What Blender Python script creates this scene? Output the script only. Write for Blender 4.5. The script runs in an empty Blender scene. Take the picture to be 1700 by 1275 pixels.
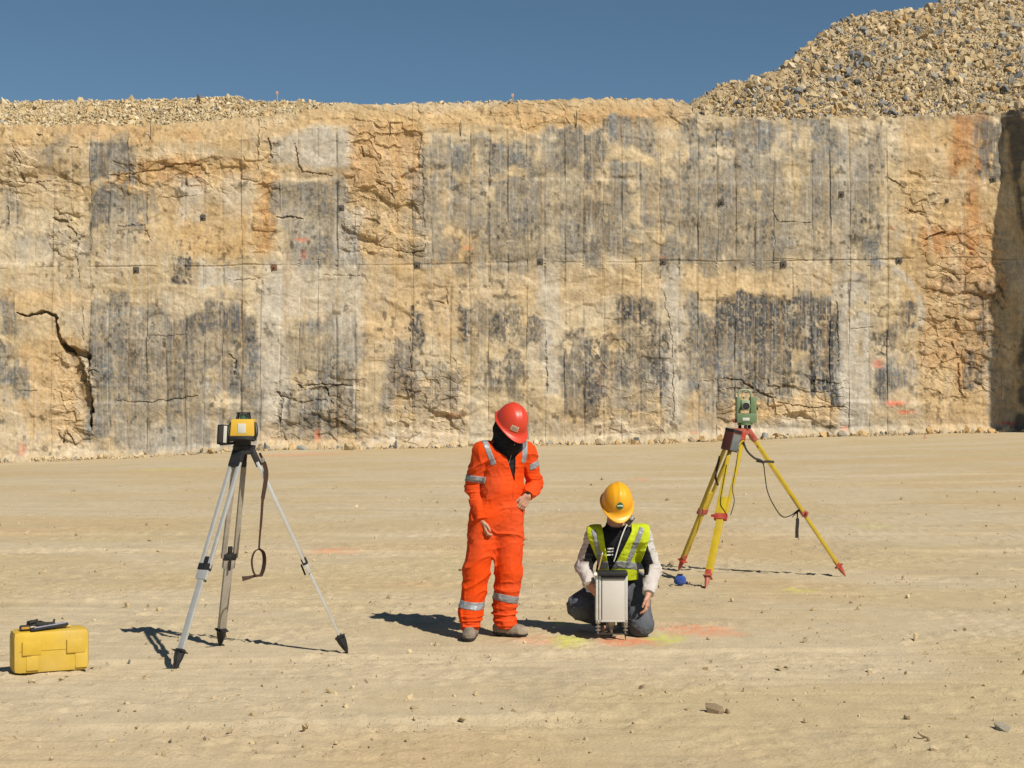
import bpy, bmesh, math, random
import numpy as np
from mathutils import Vector, Matrix
random.seed(7)
RNG = np.random.default_rng(11)
SC = bpy.context.scene
COL = SC.collection
R = math.radians
# ------------------------------------------------------------ camera, sky, sun, exposure
FPX, HOR, CH = 2600.0, 676.0, 1.7          # focal length and horizon row in photo pixels, eye height
cam_d = bpy.data.cameras.new('camera'); cam = bpy.data.objects.new('camera', cam_d); COL.objects.link(cam)
cam_d.sensor_width = 36; cam_d.lens = 36*FPX/1700; cam_d.shift_y = (HOR-637.5)/1700
cam_d.clip_end = 2000; cam_d.clip_start = 0.1
cam.location = (0, 0, CH); cam.rotation_euler = (R(90), 0, 0)
SC.camera = cam
EL = R(45.0); AZ = R(141.5)
w = bpy.data.worlds.new('World'); SC.world = w; w.use_nodes = True
nt = w.node_tree; nt.nodes.clear()
sky = nt.nodes.new('ShaderNodeTexSky'); sky.sky_type = 'NISHITA'; sky.sun_disc = False
sky.sun_elevation = EL; sky.sun_rotation = AZ
sky.altitude = 2500; sky.air_density = 1.0; sky.dust_density = 0.15; sky.ozone_density = 3.5
hs = nt.nodes.new('ShaderNodeHueSaturation'); hs.inputs['Saturation'].default_value = 0.92; hs.inputs['Value'].default_value = 1.0
bg = nt.nodes.new('ShaderNodeBackground'); bg.inputs['Strength'].default_value = 0.053
out = nt.nodes.new('ShaderNodeOutputWorld')
nt.links.new(sky.outputs[0], hs.inputs['Color']); tn = nt.nodes.new('ShaderNodeVectorMath'); tn.operation = 'MULTIPLY'; tn.inputs[1].default_value = (.86, 1.03, 1.0)
nt.links.new(hs.outputs[0], tn.inputs[0]); nt.links.new(tn.outputs[0], bg.inputs[0]); nt.links.new(bg.outputs[0], out.inputs[0])
sl = bpy.data.lights.new('sun', 'SUN'); sl.energy = 4.8; sl.angle = R(0.55); sl.color = (1.0, 0.93, 0.82)
so = bpy.data.objects.new('sun', sl); COL.objects.link(so)
tosun = Vector((math.sin(AZ)*math.cos(EL), math.cos(AZ)*math.cos(EL), math.sin(EL)))
so.rotation_euler = (-tosun).to_track_quat('-Z', 'Y').to_euler(); so.location = (20, -20, 40)
SC.view_settings.view_transform = 'Standard'; SC.view_settings.look = 'None'
SC.view_settings.exposure = 0.25; SC.view_settings.gamma = 1.0; SC.view_settings.use_curve_mapping = False
# ------------------------------------------------------------ helpers
def W(px, py, d):
    return Vector(((px-850)/FPX*d, d, CH-(py-HOR)/FPX*d))
def G(px, py):
    return W(px, py, FPX*CH/(py-HOR))
def tag(o, label=None, cat=None, group=None, kind=None):
    if label: o['label'] = label
    if cat: o['category'] = cat
    if group: o['group'] = group
    if kind: o['kind'] = kind
    return o
def empty(name, loc, label, cat, group=None):
    o = bpy.data.objects.new(name, None); o.location = loc; o.empty_display_size = 0.1; COL.objects.link(o)
    return tag(o, label, cat, group)
def link(name, me, mat, parent=None, loc=None, smooth=False):
    """mesh given in world coordinates; parented without moving"""
    o = bpy.data.objects.new(name, me); COL.objects.link(o)
    if mat is not None: me.materials.append(mat)
    if smooth:
        me.polygons.foreach_set('use_smooth', [True]*len(me.polygons))
    base = Vector((0, 0, 0))
    if parent is not None:
        o.parent = parent
        p = parent; tot = Vector((0, 0, 0))
        while p is not None:
            tot += p.location; p = p.parent
        base = tot
        me.transform(Matrix.Translation(-base))
    elif loc is not None:
        me.transform(Matrix.Translation(-Vector(loc))); o.location = loc
    me.update()
    return o
def np_mesh(name, V, F, col=None):
    me = bpy.data.meshes.new(name)
    V = np.asarray(V, np.float32); F = np.asarray(F, np.int32)
    me.vertices.add(len(V)); me.vertices.foreach_set('co', V.ravel())
    n = F.shape[1]
    me.loops.add(F.size); me.loops.foreach_set('vertex_index', F.ravel())
    me.polygons.add(len(F)); me.polygons.foreach_set('loop_start', np.arange(0, F.size, n, dtype=np.int32))
    me.polygons.foreach_set('loop_total', np.full(len(F), n, np.int32))
    me.update(calc_edges=True); me.validate()
    me.polygons.foreach_set('use_smooth', [False]*len(me.polygons))
    if col is not None:
        a = me.color_attributes.new('Col', 'FLOAT_COLOR', 'POINT')
        c = np.ones((len(V), 4), np.float32); c[:, :3] = col; a.data.foreach_set('color', c.ravel())
    return me
# ---- noise
T2 = RNG.random((256, 256)).astype(np.float32); T3 = RNG.random((64, 64, 64)).astype(np.float32)
T2F = T2.ravel().copy()
def q5(t): return t*t*t*(t*(t*6-15)+10)
def n2(x, y, s=0):
    x = x+s*17.3; y = y+s*41.7
    xf = np.floor(x); yf = np.floor(y); xi = xf.astype(np.int32); yi = yf.astype(np.int32)
    fx = q5((x-xf).astype(np.float32)); fy = q5((y-yf).astype(np.float32))
    x0 = (xi & 255) << 8; x1 = ((xi+1) & 255) << 8; y0 = yi & 255; y1 = (yi+1) & 255
    a = T2F[x0+y0]; b = T2F[x1+y0]; c = T2F[x0+y1]; d = T2F[x1+y1]
    a = a+(b-a)*fx; c = c+(d-c)*fx
    return a+(c-a)*fy
def fbm(x, y, o=4, s=0, g=0.5):
    t = 0; a = 1; n = 0
    for i in range(o):
        t = t+a*n2(x*2**i, y*2**i, s+i*3); n += a; a *= g
    return t/n
def n3(p, s=0):
    p = p+s*7.31
    i = np.floor(p).astype(np.int64); f = q5(p-i); i &= 63; j = (i+1) & 63
    x0, y0, z0 = i[..., 0], i[..., 1], i[..., 2]; x1, y1, z1 = j[..., 0], j[..., 1], j[..., 2]
    fx, fy, fz = f[..., 0], f[..., 1], f[..., 2]
    l = lambda a, b, t: a+(b-a)*t
    return l(l(l(T3[x0, y0, z0], T3[x1, y0, z0], fx), l(T3[x0, y1, z0], T3[x1, y1, z0], fx), fy),
             l(l(T3[x0, y0, z1], T3[x1, y0, z1], fx), l(T3[x0, y1, z1], T3[x1, y1, z1], fx), fy), fz)
def ss(a, b, x):
    t = np.clip((x-a)/(b-a), 0, 1); return t*t*(3-2*t)
def cells(x, y, s=0):
    """worley: random value of nearest cell and distance to the border"""
    xi = np.floor(x).astype(np.int64); yi = np.floor(y).astype(np.int64)
    d1 = np.full(x.shape, 9.0); d2 = np.full(x.shape, 9.0); v = np.zeros(x.shape)
    for a in (-1, 0, 1):
        for b in (-1, 0, 1):
            cx = xi+a; cy = yi+b
            jx = T2[(cx*7+s*13) & 255, (cy*3+91+s) & 255]; jy = T2[(cx*5+57+s) & 255, (cy*11+s*7) & 255]
            d = np.hypot(cx+jx-x, cy+jy-y)
            r = T2[(cx*13+s) & 255, (cy*29+s*3) & 255]
            m = d < d1
            d2 = np.where(m, d1, np.minimum(d2, d)); v = np.where(m, r, v); d1 = np.where(m, d, d1)
    return v, d2-d1
# ---- materials
def mat(name, base, rough=0.7, metal=0.0, var=0.12, vs=12.0, bump=0.0, bs=60.0, attr=False, spec=0.5, coat=0.0, dust=0.0):
    m = bpy.data.materials.new(name); m.use_nodes = True
    nt = m.node_tree; N = nt.nodes; L = nt.links
    b = N['Principled BSDF']
    b.inputs['Roughness'].default_value = rough; b.inputs['Metallic'].default_value = metal
    b.inputs['Specular IOR Level'].default_value = spec; b.inputs['Coat Weight'].default_value = coat
    tc = N.new('ShaderNodeTexCoord')
    nz = N.new('ShaderNodeTexNoise'); nz.inputs['Scale'].default_value = vs; nz.inputs['Detail'].default_value = 6; nz.inputs['Roughness'].default_value = 0.6
    L.new(tc.outputs['Object'], nz.inputs['Vector'])
    mr = N.new('ShaderNodeMapRange'); mr.inputs[1].default_value = 0.25; mr.inputs[2].default_value = 0.75
    mr.inputs[3].default_value = 1-var; mr.inputs[4].default_value = 1+var
    L.new(nz.outputs['Fac'], mr.inputs[0])
    mx = N.new('ShaderNodeVectorMath'); mx.operation = 'SCALE'
    if attr:
        at = N.new('ShaderNodeVertexColor'); at.layer_name = 'Col'; L.new(at.outputs['Color'], mx.inputs[0])
    else:
        mx.inputs[0].default_value = base
    L.new(mr.outputs[0], mx.inputs['Scale'])
    last = mx.outputs[0]
    if dust > 0:
        nd = N.new('ShaderNodeTexNoise'); nd.inputs['Scale'].default_value = vs*0.6; nd.inputs['Detail'].default_value = 8
        L.new(tc.outputs['Object'], nd.inputs['Vector'])
        rd = N.new('ShaderNodeMapRange'); rd.inputs[1].default_value = 0.42; rd.inputs[2].default_value = 0.72; rd.inputs[3].default_value = 0; rd.inputs[4].default_value = dust
        L.new(nd.outputs['Fac'], rd.inputs[0])
        mc = N.new('ShaderNodeMix'); mc.data_type = 'RGBA'; mc.inputs[7].default_value = (0.42, 0.35, 0.24, 1)
        L.new(rd.outputs[0], mc.inputs[0]); L.new(last, mc.inputs[6]); last = mc.outputs[2]
    L.new(last, b.inputs['Base Color'])
    if bump > 0:
        nb = N.new('ShaderNodeTexNoise'); nb.inputs['Scale'].default_value = bs; nb.inputs['Detail'].default_value = 5
        L.new(tc.outputs['Object'], nb.inputs['Vector'])
        bp = N.new('ShaderNodeBump'); bp.inputs['Strength'].default_value = 1.0; bp.inputs['Distance'].default_value = bump
        L.new(nb.outputs['Fac'], bp.inputs['Height']); L.new(bp.outputs[0], b.inputs['Normal'])
    return m
# ---- small mesh builder
class MB:
    def __init__(s): s.bm = bmesh.new()
    def box(s, c, size, rot=None, bevel=0.0, taper=1.0):
        r = bmesh.ops.create_cube(s.bm, size=1.0); vs = r['verts']
        for v in vs:
            k = taper if v.co.z > 0 else 1.0
            v.co = Vector((v.co.x*size[0]*k, v.co.y*size[1]*k, v.co.z*size[2]))
        if bevel > 0:
            es = list({e for v in vs for e in v.link_edges})
            rb = bmesh.ops.bevel(s.bm, geom=es, offset=bevel, segments=2, profile=0.6, affect='EDGES')
            vs = list({v for f in rb['faces'] for v in f.verts} | {v for v in vs if v.is_valid})
            fs = {f for v in vs for f in v.link_faces}; vs = list({v for f in fs for v in f.verts})
        M = Matrix.Translation(Vector(c)) @ (rot.to_4x4() if rot is not None else Matrix.Identity(4))
        bmesh.ops.transform(s.bm, matrix=M, verts=vs); return s
    def bar(s, a, b, wd, th, side, bevel=0.0):
        """flat bar from a to b; wd measured along 'side'"""
        a = Vector(a); b = Vector(b); z = (b-a); ln = z.length; z.normalize()
        x = Vector(side); x = (x-z*x.dot(z)).normalized(); y = z.cross(x)
        rot = Matrix((x, y, z)).transposed()
        return s.box((a+b)/2, (wd, th, ln), rot, bevel)
    def tube(s, pts, r, n=10, closed=False, flat=None):
        pts = [Vector(p) for p in pts]; m = len(pts)
        rs = r if isinstance(r, (list, tuple)) else [r]*m
        rings = []; up = Vector((0.13, 0.97, 0.2))
        for i, p in enumerate(pts):
            if closed: t = pts[(i+1) % m]-pts[i-1]
            else: t = pts[min(i+1, m-1)]-pts[max(i-1, 0)]
            t.normalize()
            x = up-t*up.dot(t)
            if x.length < 1e-3: x = Vector((1, 0, 0))
            x.normalize(); y = t.cross(x); up = x
            fx, fy = flat if flat else (1, 1)
            rings.append([s.bm.verts.new(p+x*math.cos(k*2*math.pi/n)*rs[i]*fx+y*math.sin(k*2*math.pi/n)*rs[i]*fy) for k in range(n)])
        for i in range(m if closed else m-1):
            A, B = rings[i], rings[(i+1) % m]
            for k in range(n): s.bm.faces.new((A[k], A[(k+1) % n], B[(k+1) % n], B[k]))
        if not closed:
            s.bm.faces.new(list(reversed(rings[0]))); s.bm.faces.new(rings[-1])
        return s
    def lathe(s, c, prof, axis=(0, 0, 1), n=24):
        z = Vector(axis).normalized(); x = z.orthogonal().normalized(); y = z.cross(x); c = Vector(c); rings = []
        for r, h in prof:
            rings.append([s.bm.verts.new(c+z*h+(x*math.cos(k*2*math.pi/n)+y*math.sin(k*2*math.pi/n))*max(r, 1e-4)) for k in range(n)])
        for A, B in zip(rings, rings[1:]):
            for k in range(n): s.bm.faces.new((A[k], A[(k+1) % n], B[(k+1) % n], B[k]))
        s.bm.faces.new(list(reversed(rings[0]))); s.bm.faces.new(rings[-1]); return s
    def ribbon(s, pts, wds, side, th=0.003):
        pts = [Vector(p) for p in pts]; m = len(pts); rings = []
        for i, p in enumerate(pts):
            t = (pts[min(i+1, m-1)]-pts[max(i-1, 0)]).normalized()
            x = Vector(side[i] if isinstance(side, list) else side); x = (x-t*x.dot(t)).normalized(); y = t.cross(x)
            wd = wds[i] if isinstance(wds, (list, tuple)) else wds
            rings.append([s.bm.verts.new(p+x*wd/2*a+y*th/2*b) for a, b in ((-1, -1), (1, -1), (1, 1), (-1, 1))])
        for A, B in zip(rings, rings[1:]):
            for k in range(4): s.bm.faces.new((A[k], A[(k+1) % 4], B[(k+1) % 4], B[k]))
        s.bm.faces.new(list(reversed(rings[0]))); s.bm.faces.new(rings[-1]); return s
    def build(s, name, m, parent=None, loc=None, smooth=True):
        bmesh.ops.recalc_face_normals(s.bm, faces=s.bm.faces)
        me = bpy.data.meshes.new(name); s.bm.to_mesh(me); s.bm.free()
        o = link(name, me, m, parent, loc)
        if smooth:
            me.polygons.foreach_set('use_smooth', [True]*len(me.polygons))
            me.set_sharp_from_angle(angle=R(38))
        return o
def curve(pts, n=8):
    """catmull-rom through points"""
    P = [Vector(p) for p in pts]; P = [2*P[0]-P[1]]+P+[2*P[-1]-P[-2]]; o = []
    for i in range(1, len(P)-2):
        for k in range(n):
            t = k/n; a, b, c, d = P[i-1:i+3]
            o.append(0.5*((2*b)+(c-a)*t+(2*a-5*b+4*c-d)*t*t+(3*b-a-3*c+d)*t**3))
    o.append(P[-2]); return o
# ------------------------------------------------------------ SDF figures
class Field:
    def __init__(s, lo, hi, h):
        s.lo = np.array(lo, float); s.h = h
        s.n = np.ceil((np.array(hi)-s.lo)/h).astype(int)+1
        s.F = np.full(s.n, 0.3, np.float32)
    def copy(s):
        o = Field.__new__(Field); o.lo = s.lo; o.h = s.h; o.n = s.n; o.F = s.F.copy(); return o
    def win(s, lo, hi):
        a = np.clip(np.floor((np.array(lo)-s.lo)/s.h).astype(int), 0, s.n-1); b = np.clip(np.ceil((np.array(hi)-s.lo)/s.h).astype(int)+1, 1, s.n)
        b = np.maximum(b, a+1)
        sl = tuple(slice(x, y) for x, y in zip(a, b))
        g = [s.lo[i]+s.h*np.arange(a[i], b[i]) for i in range(3)]
        X, Y, Z = np.meshgrid(*g, indexing='ij'); return sl, np.stack([X, Y, Z], -1).astype(np.float32)
    def cone(s, a, b, ra, rb, k=0.02, flat=None, fac=1.0, cut=False):
        a = np.array(a, float); b = np.array(b, float); m = max(ra, rb)+k+0.05
        sl, P = s.win(np.minimum(a, b)-m, np.maximum(a, b)+m)
        ab = b-a; L2 = max(ab@ab, 1e-9)
        t = np.clip(((P-a)@ab)/L2, 0, 1)
        q = P-(a+t[..., None]*ab)
        if flat is not None:
            n = np.array(flat, float); n /= np.linalg.norm(n); q = q+(q@n)[..., None]*n*(1/fac-1)
        d = np.sqrt((q*q).sum(-1))-(ra+(rb-ra)*t)
        f = s.F[sl]
        if cut: d = -d; hh = np.clip(0.5+0.5*(d-f)/k, 0, 1); s.F[sl] = f*(1-hh)+d*hh+k*hh*(1-hh)
        else:
            hh = np.clip(0.5+0.5*(d-f)/k, 0, 1); s.F[sl] = d*(1-hh)+f*hh-k*hh*(1-hh)
        return s
    def grid(s):
        return s.win(s.lo, s.lo+s.h*(s.n-1))[1]
    def wrinkle(s, fn):
        idx = np.nonzero(np.abs(s.F) < 0.03); P = s.lo+s.h*np.stack(idx, -1)
        s.F[idx] += fn(P).astype(np.float32); return s
    def inter(s, fn):
        """intersect near-surface and inside cells with fn(P)"""
        idx = np.nonzero(s.F < 0.02); P = s.lo+s.h*np.stack(idx, -1)
        s.F[idx] = np.maximum(s.F[idx], fn(P)); return s
    def mesh(s):
        F = s.F; n = F.shape; S = F < 0
        c = [(i, j, k) for i in (0, 1) for j in (0, 1) for k in (0, 1)]
        sub = lambda A, o: A[o[0]:n[0]-1+o[0], o[1]:n[1]-1+o[1], o[2]:n[2]-1+o[2]]
        cnt = np.zeros([x-1 for x in n], np.int8)
        for o in c: cnt += sub(S, o)
        mask = (cnt > 0) & (cnt < 8); I = np.stack(np.nonzero(mask), -1)
        idx = -np.ones(mask.shape, np.int32); idx[mask] = np.arange(len(I))
        vals = {o: F[I[:, 0]+o[0], I[:, 1]+o[1], I[:, 2]+o[2]] for o in c}
        acc = np.zeros((len(I), 3)); num = np.zeros(len(I))
        for o in c:
            for ax in range(3):
                if o[ax] == 0:
                    q = list(o); q[ax] = 1; q = tuple(q); fa, fb = vals[o], vals[q]
                    m = (fa < 0) != (fb < 0); t = np.where(m, fa/np.where(m, fa-fb, 1), 0)
                    p = np.tile(np.array(o, float), (len(I), 1)); p[:, ax] = t
                    acc += p*m[:, None]; num += m
        V = s.lo+s.h*(I+acc/num[:, None]); Q = []
        for ax in range(3):
            u, v = (ax+1) % 3, (ax+2) % 3
            A = S[tuple(slice(0, -1) if i == ax else slice(None) for i in range(3))]; B = S[tuple(slice(1, None) if i == ax else slice(None) for i in range(3))]
            E = np.stack(np.nonzero(A != B), -1); E = E[(E[:, u] > 0) & (E[:, v] > 0) & (E[:, u] < n[u]-1) & (E[:, v] < n[v]-1)]
            inside = S[E[:, 0], E[:, 1], E[:, 2]]
            def ci(du, dv):
                e = E.copy(); e[:, u] -= du; e[:, v] -= dv; return idx[e[:, 0], e[:, 1], e[:, 2]]
            q = np.stack([ci(1, 1), ci(0, 1), ci(0, 0), ci(1, 0)], -1); q[~inside] = q[~inside][:, ::-1]; Q.append(q)
        return V, np.concatenate(Q)
def sdf_obj(name, f, m, parent, colfn=None):
    V, Q = f.mesh()
    me = np_mesh(name, V, Q, colfn(V) if colfn else None)
    return link(name, me, m, parent, smooth=True)
def V3(*a): return np.array(a, float)
def nrm(v): v = np.array(v, float); return v/np.linalg.norm(v)
def hand(f, wrist, d, pn, td, curl=0.5, sc=1.0, thumb=0.5):
    """d: direction of the hand, pn: palm normal, td: towards the thumb"""
    wrist = np.array(wrist, float); d = nrm(d); pn = nrm(np.array(pn)-d*np.dot(pn, d)); td = nrm(np.array(td)-d*np.dot(td, d)-pn*np.dot(td, pn))
    kn = wrist+d*0.088*sc
    for o in (-0.026, 0.0, 0.026):
        f.cone(wrist+td*o*0.7+d*0.01, kn+td*o, 0.017*sc, 0.013*sc, 0.012)
    ln = [0.068, 0.078, 0.073, 0.056]
    for i, (o, l) in enumerate(zip((0.031, 0.011, -0.010, -0.030), ln)):
        p = kn+td*o*sc; a = 0.25*curl+0.06*i; seg = [0.45, 0.32, 0.23]; r = [0.0095, 0.0088, 0.0078, 0.0066]
        dd = nrm(d+td*o*2.5)
        for j in range(3):
            v = dd*math.cos(a)+pn*math.sin(a); q = p+v*l*seg[j]*sc*1.05
            f.cone(p, q, r[j]*sc, r[j+1]*sc, 0.004); p = q; a += 0.75*curl+0.1
    p = wrist+d*0.025*sc+td*0.026*sc; v = nrm(d*0.75+td*0.65+pn*0.25); q = p+v*0.036*sc
    f.cone(p, q, 0.015*sc, 0.0115*sc, 0.010)
    v = nrm(d*0.95+td*(0.35-0.3*thumb)+pn*0.45*thumb); p2 = q+v*0.032*sc; f.cone(q, p2, 0.011*sc, 0.0095*sc, 0.005)
    v = nrm(d*1.0+pn*0.6*thumb); f.cone(p2, p2+v*0.024*sc, 0.0095*sc, 0.0075*sc, 0.004)
def head(f, c, fw, up, neck):
    """c: head centre, fw: face direction, up: crown direction"""
    c = np.array(c, float); fw = nrm(fw); up = nrm(up); sd = np.cross(fw, up)
    L = lambda a, b, e: c+fw*a+sd*b+up*e
    f.cone(L(-0.022, 0, 0.03), L(0.018, 0, 0.035), 0.088, 0.080, 0.02, sd, 0.87)
    f.cone(L(0.03, 0, 0.0), L(0.045, 0, -0.062), 0.062, 0.040, 0.03, sd, 0.95)
    for s in (-1, 1):
        f.cone(L(-0.01, s*0.045, -0.04), L(0.06, s*0.018, -0.085), 0.018, 0.016, 0.025)
        f.cone(L(0.062, s*0.035, -0.008), L(0.055, s*0.045, -0.012), 0.016, 0.014, 0.02)
        f.cone(L(0.092, s*0.031, 0.012), L(0.093, s*0.031, 0.012), 0.013, 0.013, 0.008, cut=True)
        f.cone(L(0.074, s*0.031, 0.012), L(0.075, s*0.031, 0.012), 0.012, 0.012, 0.003)
        f.cone(L(0.084, s*0.022, 0.030), L(0.078, s*0.048, 0.028), 0.008, 0.007, 0.012)
        f.cone(L(-0.008, s*0.078, 0.018), L(-0.002, s*0.076, -0.018), 0.014, 0.010, 0.008, sd, 0.5)
    f.cone(L(0.088, 0, 0.015), L(0.106, 0, -0.020), 0.009, 0.013, 0.010)
    f.cone(L(0.090, 0.010, -0.024), L(0.090, -0.010, -0.024), 0.010, 0.010, 0.008)
    f.cone(L(0.083, 0.018, -0.048), L(0.083, -0.018, -0.048), 0.008, 0.008, 0.007)
    f.cone(L(0.082, 0.014, -0.060), L(0.082, -0.014, -0.060), 0.008, 0.008, 0.006)
    f.cone(L(0.078, 0, -0.085), L(0.074, 0, -0.088), 0.018, 0.018, 0.02)
    f.cone(L(-0.03, 0, -0.05), neck, 0.056, 0.062, 0.03)
def helmet(parent, c, fw, up, m, name='hard_hat'):
    c = np.array(c, float); fw = nrm(fw); up = nrm(up); sd = np.cross(fw, up)
    A, B, H = 0.138, 0.114, 0.148
    def pt(phi, t, off=0.0):
        ct = math.cos(t)**0.85; st = math.sin(t)
        a = (A+off)*ct*math.cos(phi); b = (B+off)*ct*math.sin(phi); z = (H+off)*st
        rid = 0.007*math.exp(-(b/0.016)**2)*min(1, st*2.2)+0.0025*(math.exp(-((abs(b)-0.045)/0.008)**2))*min(1, st*2)
        return c+fw*a+sd*b+up*(z+rid)
    n = 64; rings = []
    br = [(0.012, -0.010, 0.048), (0.015, -0.005, 0.050), (0.010, -0.001, 0.040), (0.002, 0.002, 0.016)]
    for o, z, pk in br:
        ring = []
        for k in range(n):
            p = 2*math.pi*k/n; f_ = max(0, math.cos(p))**2.2
            ring.append(c+fw*((A+o)*math.cos(p)+pk*f_)+sd*(B+o)*math.sin(p)+up*(z-0.016*f_))
        rings.append(ring)
    for i in range(1, 15):
        t = i/15*math.pi/2; rings.append([pt(2*math.pi*k/n, t) for k in range(n)])
    V = [v for r_ in rings for v in r_]; Fc = []
    for i in range(len(rings)-1):
        for k in range(n): Fc.append((i*n+k, (i+1)*n+k, (i+1)*n+(k+1) % n, i*n+(k+1) % n))
    me = bpy.data.meshes.new(name); V.append(c+up*(H+0.007)); last = (len(rings)-1)*n
    Fc += [(last+(k+1) % n, last+k, len(V)-1) for k in range(n)]
    me.from_pydata([tuple(v) for v in V], [], Fc)
    o = link(name, me, m, parent, smooth=True)
    sf = o.modifiers.new('thickness', 'SOLIDIFY'); sf.thickness = 0.003; sf.offset = -1
    return o, pt
def patch(o, pt, name, phi0, t0, fn, wd, ht, m, off=0.0025, nx=16, nz=12):
    """decal lying on the dome; fn(u,v) says which cells exist"""
    V = []; Fc = []; ix = {}
    for i in range(nx+1):
        for j in range(nz+1):
            u = i/nx*2-1; v = j/nz*2-1
            ix[i, j] = len(V); V.append(tuple(pt(phi0+u*wd, t0+v*ht, off)))
    for i in range(nx):
        for j in range(nz):
            if fn((i+.5)/nx*2-1, (j+.5)/nz*2-1): Fc.append((ix[i, j], ix[i, j+1], ix[i+1, j+1], ix[i+1, j]))
    me = bpy.data.meshes.new(name); me.from_pydata(V, [], Fc)
    return link(name, me, m, o, smooth=True)
# ------------------------------------------------------------ the quarry: ground, cliff, plateau, rubble
WD = 70.0; S = FPX/WD                       # distance of the face, map units (1/37 m) per metre on it
def wx(u): return (u-850)/S
def wz(v): return CH-(v-HOR)/S
def interp(x, tab): return np.interp(x, [t[0] for t in tab], [t[1] for t in tab])
BASE = [(-400, 778), (0, 768), (200, 761), (420, 747), (700, 742), (850, 739), (1100, 735), (1300, 726), (1500, 721), (1660, 718), (2300, 714)]
def ground_z(x, y):
    zb = wz(interp(850+x*S, BASE))
    z = zb*ss(18, 68, y)
    w = ss(3, 10, y)
    z = z+0.10*(fbm(x*0.12, y*0.06, 3, 5)-0.5)*ss(16, 30, y)
    return z
def ground_fine(x, y):
    r = 0.016*(fbm(x*0.5, y*1.4, 4, 21)-0.5)+0.013*(fbm(x*4.0, y*5.0, 4, 22)-0.5)
    tr = fbm(x*0.45+fbm(x*.8, y*.8, 2, 9)*0.6, y*3.0+x*0.25, 3, 23)
    r = r-0.012*np.clip(1-np.abs(tr-0.5)*16, 0, 1)*ss(0.45, 0.6, fbm(x*0.4, y*0.7, 2, 31))
    cl = fbm(x*22, y*22, 3, 24); r = r+0.016*ss(.60, .66, cl)*ss(0.40, 0.60, fbm(x*1.2, y*1.6, 3, 25))
    return r
# ---- ground sheet
gx = np.concatenate([-np.geomspace(400, 9.2, 70), np.arange(-9, 9, 0.035), np.geomspace(9.2, 400, 70)])
gy = np.concatenate([np.linspace(-300, -8, 16), np.linspace(-7, 6, 24), np.arange(6.2, 19, 0.035), 19*np.geomspace(1, 78/19, 300), np.geomspace(84, 900, 20)])
GX, GY = np.meshgrid(gx, gy, indexing='ij')
GZ = ground_z(GX, GY)
fz = ground_fine(GX, GY)
GZ = GZ+fz*(ss(-12, -6, -np.abs(GX)) * 1.0+0.0)*ss(40, 20, GY)+0.0
far = ss(18, 24, GY)*ss(-30, -24, -np.abs(GX))
GZ += far*0.05*(fbm(GX*0.3, GY*0.35, 5, 44)-0.5)
# albedo: pale limestone dust, tan drags, wet grey marks, sprayed paint
c0 = np.array((0.446, 0.356, 0.212)); c1 = np.array((0.470, 0.386, 0.254)); c2 = np.array((0.452, 0.332, 0.184)); c3 = np.array((0.385, 0.315, 0.202))
fs = ss(60, 14, GY); a = fbm(GX*0.40, GY*0.60, 6, 51)[..., None]; b = fbm(GX*0.25+5, GY*0.35, 6, 52)[..., None]; d = (0.5+(fbm(GX*1.3, GY*1.6, 6, 53)-.5)*(.4+.5*fs))[..., None]
gc = c0+(c1-c0)*ss(0.35, 0.65, a)
gc = gc+(c2-gc)*0.65*ss(0.52, 0.74, b); gc = gc+(c3-gc)*0.55*ss(0.54, 0.78, d)
gc *= (0.95+0.1*fbm(GX*9, GY*7, 4, 54))[..., None]
TR = [(8.7, .10, .17), (10.9, .10, .17), (13.4, -.05, .2), (15.3, -.05, .2), (18.5, .03, .25), (21.0, .03, .25), (26, -.04, .3), (28.4, -.04, .3), (34, .02, .35), (37, .02, .35), (47, 0, .5), (52, .01, .5)]
for k, (y0, sl0, wd) in enumerate(TR):
    yc_ = y0+sl0*GX+1.2*(fbm(GX*.08+k//2, GX*0, 2, 80)-.5); e = np.abs(GY-yc_)/wd
    m = ss(1.3, .7, e)*ss(.35, .6, fbm(GX*.25, GY*.3+k, 3, 81)); tread = .5+.5*np.sin(GX*24+np.abs(GY-yc_)*14)
    GZ -= m*(.010+.006*tread*ss(24, 16, GY))*(1+.03*GY); GZ += .008*ss(.35, 0, np.abs(e-1.35))*(m*0+1)*ss(.4, .6, fbm(GX*.25, GY*.3+k, 3, 81))
    gc *= (1+m*(.05 if k % 4 < 2 else -.06))[..., None]
def spot(px, py, rx, ry, col, amt, seed, rot=0.0):
    global gc
    p = G(px, py); kx = FPX/p.y; ex = rx/kx; ey = ry/kx*p.y/CH
    dx = GX-p.x; dy = GY-p.y; e = np.sqrt((dx/ex)**2+((dy-rot*dx)/ey)**2)
    m = ss(1.15, 0.25, e+0.9*(fbm(GX*9, GY*7, 4, seed)-0.5))*amt*ss(0.30, 0.62, fbm(GX*40, GY*30, 2, seed+1)+0.12)
    gc = gc+(np.array(col)-gc)*m[..., None]
OR = (0.72, 0.17, 0.055); YG = (0.52, 0.56, 0.04)
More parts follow.
